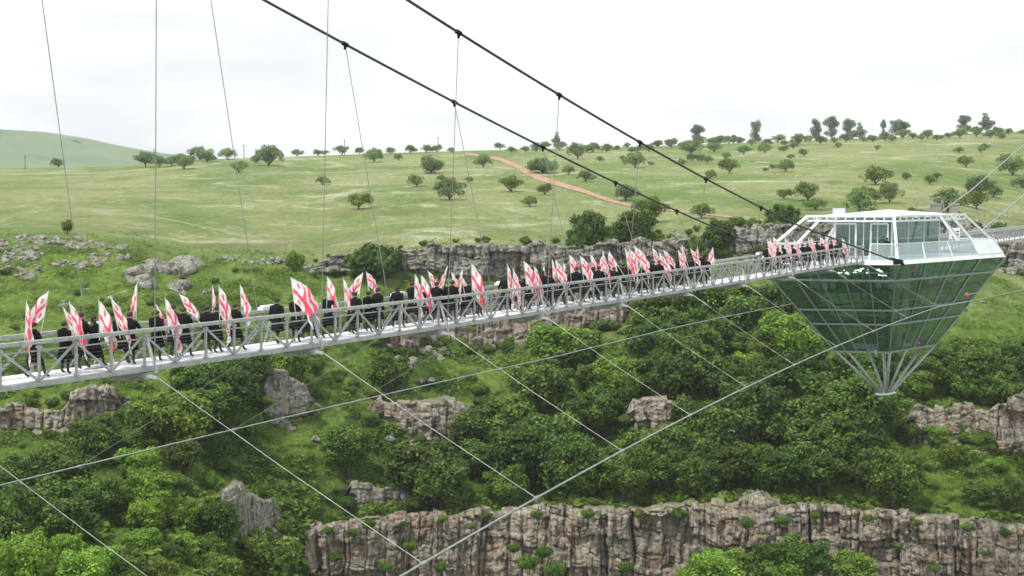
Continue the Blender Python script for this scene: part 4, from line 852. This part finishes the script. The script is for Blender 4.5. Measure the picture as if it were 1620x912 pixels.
# perimeter roof frame with lattice and slanted legs
SF = .635
for k in range(4):
    for zz, ww in ((ZRF+.02, .14), (ZRF-.36, .12)):
        m = MB(); m.beam(Q(k, 0, SF, zz), Q(k, 1, SF, zz), ww, .14); ck('roof_beam', m, M_mullw, pav)
    n = 9 if k % 2 == 0 else 12
    for i in range(n):
        m = MB(); m.beam(Q(k, i/n, SF, ZRF-.36), Q(k, i/n, SF, ZRF), .10, .12, (0, 1, 0)); ck('roof_stud', m, M_mullw, pav)
        if i % 2 == 0: m = MB(); m.beam(Q(k, i/n, SF, ZRF-.06), Q(k, i/n, .53, ZRF-.06), .09, .14); ck('rafter', m, M_mullw, pav)
for k, f in ((0, 0), (0, .98), (1, .99), (2, .98), (1, .78), (1, .62), (3, .80), (3, .55), (2, .3)):
    if (k, f) == (0, .98): a = Q(1, 0, SF, ZRF+.02); b = Q(1, 0.01, .985, ZD+.12)
    else: a = Q(k, f, SF, ZRF+.02); b = Q(k, f, SR-.005, ZR-.05) if True else 0
    m = MB(); m.beam(a, b, .20, .16, (0, 1, 0)); ck('slanted_leg', m, M_mullw, pav)
# furniture and lamps seen through the pavilion
m = MB()
for i in range(5): p = Q(1, .15+.17*i, .25, ZP); m.box(p+Vector((0, 0, .5)), (.9, .5, .95), .7)
ck('counter', m, M_mullw, pav)
# white sign board standing behind the pavilion frame
sb = empty('sign_board', hit(1327, 346, -6.2), 0, 'blank white board on posts sticking up behind the left end of the pavilion roof', 'board')
c = Vector(hit(1327, 338, -6.2)); m = MB(); m.box((0, 0, 0), (1.15, .08, .95)); q = m.build('panel', M_white, sb); q.location = c-sb.location
m = MB(); m.box((0, 0, .50), (1.3, .1, .06)); m.box((-.62, 0, -.7), (.08, .08, 2.4)); m.box((.62, 0, -.7), (.08, .08, 2.4)); q = m.build('board_frame', M_steel_d, sb); q.location = c-sb.location
pl = Vector(atY(1552, 371, 139).tolist()); 
bx = MB(); bx.box((0, 0, .0), (.95, .1, 1.0)); bd = bx.build('notice_box', M_white); bd.location = Vector(atY(1510, 370, 133.5).tolist()); tag(bd, 'white equipment box with dark grilles behind the right slanted legs', 'box')
for dx in (-.1, .25):
    for dz in (.2, -.05, -.3):
        g = MB(); g.box((dx, -.06, dz), (.26, .03, .12)); g.build('grille', M_dark, bd)
# pink ornaments
def ball(x, y, D, r, lb):
    m = bpy.data.meshes.new('pink_ball'); bm = bmesh.new(); bmesh.ops.create_icosphere(bm, subdivisions=2, radius=r)
    for v in bm.verts:
        v.co.z *= 1.15; v.co.x *= 1+.15*math.sin(v.co.z/r*2)
    bm.to_mesh(m); bm.free(); m.materials.append(M_pink); o = link('pink_balloon', m); o.location = atY(x, y, D).tolist(); tag(o, lb, 'balloon', 'pink balloons')
ball(1529, 467, 124.5, .14, 'small bright pink balloon tied near the right flank of the cone'); ball(1453.5, 534.5, 125.2, .09, 'upper of two tiny pink balloons at the foot of the cone'); ball(1453.5, 543.5, 125.2, .11, 'lower of two tiny pink balloons at the foot of the cone')
m = MB(); a = Vector(atY(1529, 467, 124.5).tolist()); b = Vector(atY(1545, 463.5, 124.5).tolist()); m.tube([a, b, b+(b-a)*.4], .02, 5); o = m.build('balloon_string', M_cable_l); tag(o, 'short pale string running from the pink balloon beside the cone', 'string')
# bridge portal and concrete blocks on the far rim
for x, lb in ((1479, 'left of two square grey concrete blocks behind the pavilion roof'), (1509, 'right of two square grey concrete blocks behind the pavilion roof')):
    D = 228.; p = Vector(atY(x, 330, D).tolist()); m = MB(); m.box((0, 0, -.6), (1.05, 1.2, 2.6)); m.box((0, 0, .62), (1.3, 1.4, .25)); o = m.build('concrete_block', M_conc); o.location = p; tag(o, lb, 'concrete block', 'concrete blocks on the far rim')
pe = empty('steel_gantry', atY(1470, 340, 226).tolist(), 0, 'thin grey steel gantry frame rising behind the pavilion roof', 'gantry')
def pp(x, y): return Vector(atY(x, y, 226).tolist())-pe.location
for nm, a, b in (('leg', (1447, 314), (1455, 345)), ('leg', (1491, 313), (1485, 345)), ('leg', (1491, 313), (1495, 345)), ('crossbar', (1447, 314), (1491, 313))):
    m = MB(); m.beam(pp(*a), pp(*b), .13, .13, (0, 1, 0)); m.build(nm, M_steel_d, pe)
fe = empty('wire_fence', terrP(1580, 345).tolist(), 0, 'thin wire fence with posts on the meadow at the right edge', 'fence')
for i in range(12):
    x = 1540+i*9; p = Vector(terrP(x, 346).tolist())-fe.location; m = MB(); m.tube([p+Vector((0, 0, -.2)), p+Vector((0, 0, 1.6))], .05, 5); m.build('fence_post', M_steel_d, fe)
for hh in (.6, 1.1, 1.5):
    m = MB(); m.tube([Vector(terrP(1540+i*9, 346).tolist())-fe.location+Vector((0, 0, hh)) for i in range(12)], .012, 4); m.build('fence_wire', M_steel_d, fe)
# =================================================================== PEOPLE
def person_meshes(pose, woman=False):
    lg = {'walk': (.30, -.26), 'walk2': (-.24, .28), 'stand': (.03, -.03)}[pose[0]]
    V = []; E_ = []; R = []
    def add(p, r, par=None):
        V.append(p); R.append(r if hasattr(r, '__len__') else (r, r)); i = len(V)-1
        if par is not None: E_.append((par, i))
        return i
    pel = add((0, 0, .95), .125); sp = add((0, 0, 1.12), .115, pel); ch = add((0, 0, 1.34), (.15, .11), sp); nk = add((0, .0, 1.50), .055, ch)
    hd = add((0, .015, 1.60), .078, nk); ht = add((0, .02, 1.67), (.088, .095), hd); add((0, .02, 1.725), .06, ht)
    add((0, .118, 1.615), .012, hd); add((.088, .01, 1.62), .016, hd); add((-.088, .01, 1.62), .016, hd)
    arms = []
    for s, q in ((1, pose[1]), (-1, pose[2])):
        h = add((s*.09, 0, .88), .088, pel); f = lg[0] if s > 0 else lg[1]
        kn = add((s*.095, f*.55+.03, .50), .06, h); an = add((s*.095, f, .10 if f >= 0 else .14), .042, kn); add((s*.10, f+.14, .035 if f >= 0 else .06), .038, an)
        sh = add((s*.19, 0, 1.42), .06, ch)
        e, wr = {'hold': ((s*.27, .10, 1.17), (s*.10, .33, 1.12)), 'high': ((s*.26, .16, 1.22), (s*.07, .34, 1.32)), 'down': ((s*.25, -.03, 1.14), (s*.27, .05, .88)), 'swing': ((s*.25, -.14, 1.16), (s*.25, -.12, .90))}[q]
        el = add(e, .046, sh); w_ = add(wr, .030, el); d = (Vector(wr)-Vector(e)).normalized(); side = d.cross(Vector((1, 0, 0))).normalized() if q in ('hold', 'high') else Vector((0, 1, 0))
        pm_ = add(tuple(Vector(wr)+d*.06), (.038, .02), w_); arms.append((Vector(V[sh]), Vector(e), Vector(wr)))
        curl = Vector((-s*.6, 0, .1)) if q in ('hold', 'high') else Vector((-s*.2, .1, -.3))
        for k, ln in enumerate((.040, .047, .045, .036)):
            b = Vector(V[pm_])+side*(k-1.5)*.021; f1 = add(tuple(b+d*.028), .0095, pm_); f2 = add(tuple(b+d*(.028+ln*.7)+curl*.018), .0088, f1); add(tuple(b+d*(.028+ln*.8)+curl*.055), .0078, f2)
        th = add(tuple(Vector(wr)+d*.025+side*.042), .011, w_); add(tuple(Vector(wr)+d*.06+side*.052+curl*.03), .0095, th)
    me = bpy.data.meshes.new('sk'); me.from_pydata(V, E_, []); o = bpy.data.objects.new('sk', me); COL.objects.link(o)
    md = o.modifiers.new('s', 'SKIN'); md.use_smooth_shade = True; md.branch_smoothing = .3; o.modifiers.new('u', 'SUBSURF').levels = 1
    for i, sv in enumerate(me.skin_vertices[0].data): sv.radius = R[i]; sv.use_root = (i == 0)
    dg = bpy.context.evaluated_depsgraph_get(); body = bpy.data.meshes.new_from_object(o.evaluated_get(dg)); bpy.data.objects.remove(o)
    body.name = 'body'; body.materials.clear()
    for m_ in (M_skin, M_black, M_boot): body.materials.append(m_)
    hands = [a[2] for a in arms]
    for p in body.polygons:
        c = p.center; hand = min((c-h).length for h in hands) < .16 and c.z > .75 and (abs(c.y) > .25 or abs(c.x) > .2)
        p.material_index = 0 if (c.z > 1.50 or hand) else (2 if c.z < .42 else 1)
    coat = MB(); n = 16
    prof = [(.52, .275, .215), (.60, .262, .20), (.80, .215, .165), (1.02, .165, .13), (1.08, .17, .135), (1.22, .20, .145), (1.36, .215, .14), (1.44, .20, .12), (1.49, .12, .09), (1.55, .066, .066)]
    if woman: prof[0] = (.34, .30, .25)
    b0 = len(coat.v)
    for j, (z, rx_, ry_) in enumerate(prof):
        for k in range(n):
            a = 2*PI*k/n; fl_ = 1+.07*math.sin(3*a+j*.2)*(1 if j < 3 else 0); sh_ = (lg[0]*.10 if math.cos(a) > 0 else lg[1]*.10) if j < 2 else 0
            coat.v.append((math.cos(a)*rx_*fl_, math.sin(a)*ry_*fl_+sh_, z+(.012*math.sin(5*a) if j == 0 else 0)))
    for j in range(len(prof)-1):
        for k in range(n): a = b0+j*n; coat.f.append([a+k, a+(k+1) % n, a+n+(k+1) % n, a+n+k])
    coat.f.append([b0+k for k in range(n)][::-1])
    for a, e, wv in arms: coat.tube([a+Vector((-a.x*.25, 0, .01)), a, a.lerp(e, .5), e, e.lerp(wv, .55), wv], [.07, .078, .068, .058, .052, .047], 9)
    coatm = coat.mesh('coat', M_black, True)
    hair = MB(); nb = 10
    lay = [(1.755, .03), (1.745, .065), (1.715, .092), (1.675, .104), (1.635, .104), (1.60, .094)]
    if woman: lay += [(1.52, .10), (1.44, .11), (1.36, .08)]
    for j, (z, r_) in enumerate(lay):
        for k in range(nb):
            a = 2*PI*k/nb; front = math.sin(a) > .35; zz = max(z, 1.675) if front else z; hair.v.append((math.cos(a)*r_*.93, math.sin(a)*r_*1.02+.012-(.02 if z < 1.6 else 0)-(.0 if not front else .0), zz))
    for j in range(len(lay)-1):
        for k in range(nb): a = j*nb; hair.f.append([a+k, a+nb+k, a+nb+(k+1) % nb, a+(k+1) % nb])
    hair.f.append(list(range(nb)))
    return body, coatm, hair.mesh('hair', M_hair, True)
POSES = [person_meshes(p, w_) for p, w_ in ((('walk', 'hold', 'hold'), 0), (('walk2', 'hold', 'high'), 0), (('stand', 'high', 'hold'), 0), (('stand', 'down', 'hold'), 0), (('walk', 'down', 'swing'), 1), (('walk2', 'down', 'down'), 0))]
HAIR2 = POSES[0][2].copy(); HAIR2.materials.clear(); HAIR2.materials.append(M_hair2)
PEOPLE = []
def person(t, o, pose, yaw=0, s=1.0, hair2=False, lab=None, h=.18):
    e = empty('person', B(t, o, h), -TH+yaw); e.scale = (s*1.04, s*1.04, s); b, c, hr_ = POSES[pose]
    for nm, me in (('body', b), ('coat', c), ('hair', HAIR2 if hair2 and pose != 4 else hr_)):
        q = bpy.data.objects.new(nm, me); COL.objects.link(q); q.parent = e
    e['category'] = 'person'; PEOPLE.append((t, o, e, lab)); return e
def t_at(x, o):         # station where the walkway row at offset o shows at pixel column x
    r = Vector(ray(x, 500).tolist()); k = -(AX-o)/r.dot(OV); return (r*k).dot(DV)
random.seed(21)
# x, row offset (+ near side), pose, label
PL = [(53, .35, 0, 'person in black coat almost hidden behind the leaning second flag from the left'), (101, .40, 3, None), (128, -.15, 1, 'dark haired person facing away between the third and fourth flags'), (148, -.35, 4, 'long haired person in black beside the tall straight flag at far left'),
 (186, -.40, 0, None), (205, .25, 2, 'bare headed person close behind another, left of the tall narrow flag'), (247, .25, 3, 'broad shouldered person in long black coat standing still right of the first bracket'), (274, -.2, 1, None), (290, .3, 0, None), (327, -.05, 5, 'dark haired person in black coat with hanging arms left of a pair of flags'), (343, .3, 1, None), (372, .35, 0, 'person in black walking behind the lone flag above the rail'),
 (438, .05, 5, 'young dark haired person walking alone with no flag near the white joint cover'), (468, .3, 2, None), (488, -.1, 4, 'curly haired person in black right of the pair of wide bunched flags'), (520, .35, 0, 'person leaning forward behind the flag in the open stretch of deck'), (556, -.1, 1, None), (562, .4, 3, None), (583, .2, 2, None), (598, .35, 5, None),
 (629, .05, 4, 'person with long loose brown hair and no flag beside the white joint cover'), (652, -.3, 0, None), (663, .35, 1, None), (680, -.35, 2, None), (691, .2, 0, None), (701, -.1, 3, None), (716, .35, 3, 'person with cropped hair seen square from behind amid the bunch of six flags'), (730, -.3, 1, None), (742, .2, 0, None), (758, .1, 5, 'person in black at the right end of the bunch of six flags'),
 (799, -.2, 4, None), (821, .2, 5, 'dark haired person in black just right of the close pair of flags')]
xs_ = [836, 845, 858, 868, 876, 886, 895, 903, 912, 921, 931, 938, 947, 955, 962, 971, 979, 986, 994, 1001, 1009, 1017, 1026, 1033, 1042, 1050, 1058, 1066, 1074, 1083, 1091, 1099, 1108, 1117,
       1212, 1220, 1229, 1237, 1246, 1252, 1260, 1268, 1276, 1283, 1291, 1299, 1307, 1315, 1322, 1330]
for i, x in enumerate(xs_): PL.append((x, (.42, -.38, .05)[i % 3]+random.uniform(-.08, .08), random.choice([0, 1, 2, 3, 0, 1, 5, 4]), None))
for x, o, p, lab in PL: person(t_at(x, o), o, p, random.uniform(-.25, .25), random.uniform(.94, 1.06), random.random() < .2, lab)
PEOPLE.sort(key=lambda q: q[0])
for i, (t, o, e, lab) in enumerate(PEOPLE):
    e['label'] = lab or f"black coated person on the {'near' if o > .15 else 'far' if o < -.15 else 'middle'} side of the walkway, {ordn(i+1)} from left"
    e['group'] = 'black clad people walking over the bridge'
# ------------------------------------------------------------------ flags
def flag_mesh(alpha, ph, fold, mirror):
    nu, nv = 26, 16; u = np.linspace(0, 1, nu)[None]*np.ones((nv, 1)); v = np.linspace(0, 1, nv)[:, None]*np.ones((1, nu)); Hh, Ln = .95, 1.36
    al = np.radians(alpha)*(1-.42*u)*(1-.25*v)
    x = Ln*np.sin(al)*u*(1-.12*u); z = -Hh*v-Ln*np.cos(al)*u*.93
    x = x*(1+.10*np.sin(9*v+ph))+.020*np.sin(5*u*PI+ph*2)
    y = fold*(.5*np.sin((2.4*v+1.6*u)*PI+ph)+.35*np.sin((4.5*v-1.2*u)*PI+2*ph))*np.clip(u*2.2, 0, 1)
    x = x+fold*.35*np.cos((3.2*v+u)*PI+ph)*u; z = z+.03*np.sin(7*v+ph)*u
    V = np.stack([x*mirror, y, z], -1).reshape(-1, 3); uv = np.stack([u, 1-v], -1).reshape(-1, 2)
    return npmesh('cloth', V, gridfaces(nv, nu), M_flag, True, None, uv)
FM = {}
for kind, al, fo in (('n', 21, .09), ('m', 33, .12), ('w', 44, .15), ('x', 60, .12)):
    for mir in (1, -1): FM[kind, mir] = [flag_mesh(al+random.uniform(-2, 2), 1.3*i+al, fo, mir) for i in range(4)]
FLAGS = []
POLEM = {}
def flag(x, y, xb, yb, kind, mir, o, lab=None):
    """tip pixel, lower end pixel of the cloth; o is the row on the walkway"""
    a = Vector(hit(x, y, o)); d = Vector(atY(xb, yb, a.y).tolist())-a; ln = min(d.length, 2.35)
    lean = math.atan2(d.x, -d.z)*.75; yw = random.uniform(-.35, .35)
    e = empty('flag', a, 0, None, 'flag', 'white flags with red crosses carried over the bridge'); sc = ln/1.8
    # frame: local x along the bridge, local z along the pole
    zc = Vector((0, 0, 1)); xd = Vector((math.cos(yw), math.sin(yw), 0)); R = Matrix((xd, Vector((0, 0, 1)).cross(xd), zc)).transposed(); rot = R @ Matrix.Rotation(-lean, 3, 'Y')
    e.rotation_euler = rot.to_euler()
    c = bpy.data.objects.new('cloth', random.choice(FM[kind, mir])); COL.objects.link(c); c.parent = e; c.scale = (sc, sc, sc)
    pl = max(1.2, min(2.6, (a.z-(zb(a.dot(DV))+.18+.95))/max(.6, math.cos(lean))))
    m = MB(); m.tube([(0, 0, .03), (0, 0, -pl)], .014, 5); m.build('flag_pole', M_pole, e)
    FLAGS.append((x, e, lab)); return e
FL = [(42, 476, 36, 563, 'n', 1, .45, 'narrow limp flag nearest the left edge of the photo'), (76.6, 461.7, 60, 532, 'w', -1, .5, 'wide flag leaning right, second from the left edge'), (110, 478.5, 124, 556, 'm', 1, .5, 'flag hanging straight beside a drooping one, third from the left'), (99.7, 487, 130, 556, 'm', 1, .1, 'drooping flag half hidden behind the third flag'), (156.5, 476.5, 158, 566, 'w', 1, .5, 'tall flag hanging wide over the near rail before the first bracket'),
 (175, 469.6, 198, 546, 'm', 1, .4, 'slanting flag tipped to the left before the tall narrow flag'), (217, 448, 213, 526, 'n', -1, .45, 'tall narrow flag right above the first bracket'), (246, 481, 264, 520, 'n', 1, .1, 'small flag leaning over the back of a broad shouldered person'), (261, 471.6, 272, 554, 'm', 1, .5, 'long flag draped down over the rail right of the first bracket'), (284, 466, 312, 512, 'w', 1, .1, 'flag tipped left showing one small red cross'),
 (336, 453.7, 336, 507, 'n', 1, .0, 'left flag of the upright pair before the lone flag'), (346.5, 452, 348, 533, 'm', 1, .5, 'right flag of the upright pair before the lone flag'), (380, 451.4, 384, 510, 'm', 1, .45, 'lone upright flag in the gap left of the white joint cover'),
 (460.3, 440, 474, 514, 'x', 1, .45, 'left flag of the two wide bunched flags at the second bracket'), (466.5, 443.8, 488, 507, 'x', 1, .3, 'right flag of the two wide bunched flags at the second bracket'), (518, 439, 516, 503, 'w', 1, .4, 'upright flag standing by itself right of the two bunched flags'), (543, 441.5, 549, 503, 'm', 1, .0, 'flag with bent lower edge before the crossed pair'), (574, 432, 560.5, 491, 'w', -1, .4, 'left flag of the pair that meets pole to pole'), (579.6, 431, 586, 470, 'x', 1, .0, 'widely spread flag of the pair that meets pole to pole'),
 (656.8, 435, 654, 498, 'm', 1, .4, None), (666.5, 436.5, 668, 500, 'w', 1, .45, None), (676.8, 428.4, 690, 470, 'm', 1, -.2, None), (708, 422, 692, 478, 'n', -1, .2, 'thin flag leaning right above the third bracket'), (714.4, 430.7, 722, 478, 'm', 1, -.3, None), (732.4, 425.3, 725, 480, 'n', -1, .3, None), (730.5, 439, 740, 485, 'm', 1, -.1, None), (746, 418, 748, 494, 'w', 1, .45, 'big flag spread wide at the right end of the bunch over the third bracket'),
 (637, 478, 635, 513, 'n', -1, .4, 'folded flag hanging low beside the person with loose hair'),
 (803, 418.5, 805, 480, 'n', 1, .2, 'left flag of the close pair left of the dense crowd'), (812, 425.8, 813, 485, 'm', 1, .4, 'right flag of the close pair left of the dense crowd'), (828.8, 413.8, 838, 478, 'w', 1, .4, 'flag with wide fold at the left end of the dense crowd')]
for i, (x, y) in enumerate([(845, 421), (860.5, 420.3), (873.4, 410.5), (878.5, 411.7), (891, 415), (900.8, 403.5), (917.7, 405.3), (934, 403), (936.7, 402.3), (953, 399.5), (955.2, 399.2), (963.7, 397.6), (989.5, 395), (995.3, 393.6), (1004, 389), (1011, 394.5), (1015.3, 399), (1032, 391), (1042.7, 400.6), (1049, 395.7), (1073, 396.4), (1079, 388), (1092, 394), (1103, 390), (1128, 391.7)]):
    k = 60-.040*(x-800); kk = {963.7: (30, 32), 1049: (20, 34), 1079: (14, 36), 1092: (16, 34), 1103: (12, 40)}.get(x, (random.uniform(2, 11), k*.92)); FL.append((x, y, x+kk[0], y+kk[1], random.choice('mmwwn'), random.choice((1, 1, 1, -1)), (.42, .0, -.3)[i % 3], 'flag leaning far out to the right in the middle of the dense crowd' if x == 963.7 else None))
for i, (x, y) in enumerate([(1214, 379.5), (1217.7, 378), (1223, 375), (1241, 375), (1255.7, 379), (1266, 376.7), (1278.7, 375), (1283, 376), (1297, 375), (1306, 373), (1314.8, 368), (1317, 369.6), (1332, 376.7)]):
    FL.append((x, y, x+random.uniform(1, 9), y+random.uniform(32, 40), random.choice('mmnww'), 1, (.4, .0, -.3)[i % 3], None))
for f in FL: flag(*f)
FLAGS.sort(key=lambda q: q[0])
for i, (x, e, lab) in enumerate(FLAGS):
    grp = 'bunch over the third bracket' if 640 < x < 760 else 'dense crowd before the cone' if x < 1150 else 'last group next to the cone'
    l2 = [q for q in FLAGS if (640 < q[0] < 760) == (640 < x < 760) and (x >= 820) == (q[0] >= 820) and (x < 1150) == (q[0] < 1150)]
    e['label'] = lab or f"flag with red crosses in the {grp}, {ordn(l2.index((x, e, lab))+1)} from left"
# one person at the deck rail, one dim figure inside the pavilion
pd = empty('person', Q(0, .93, .70, ZD+.16), .6, 'bare headed person in black leaning at the deck rail in front of the pavilion doors', 'person')
for nm, me in zip(('body', 'coat', 'hair'), POSES[3]): q = bpy.data.objects.new(nm, me); COL.objects.link(q); q.parent = pd
# =================================================================== HAZE
m = MB(); m.box((0, 1400, 80), (3400, 3200, 310)); hz = m.build('haze')
hm = bpy.data.materials.new('haze_air'); hm.use_nodes = True; t = hm.node_tree; t.nodes.clear(); o = N(t, 'ShaderNodeOutputMaterial'); pv = N(t, 'ShaderNodeVolumePrincipled')
pv.inputs['Color'].default_value = (.92, .96, 1, 1); pv.inputs['Density'].default_value = .00017; pv.inputs['Anisotropy'].default_value = .3; L(t, pv.outputs[0], o.inputs['Volume'])
hz.data.materials.clear(); hz.data.materials.append(hm); tag(hz, kind='stuff')
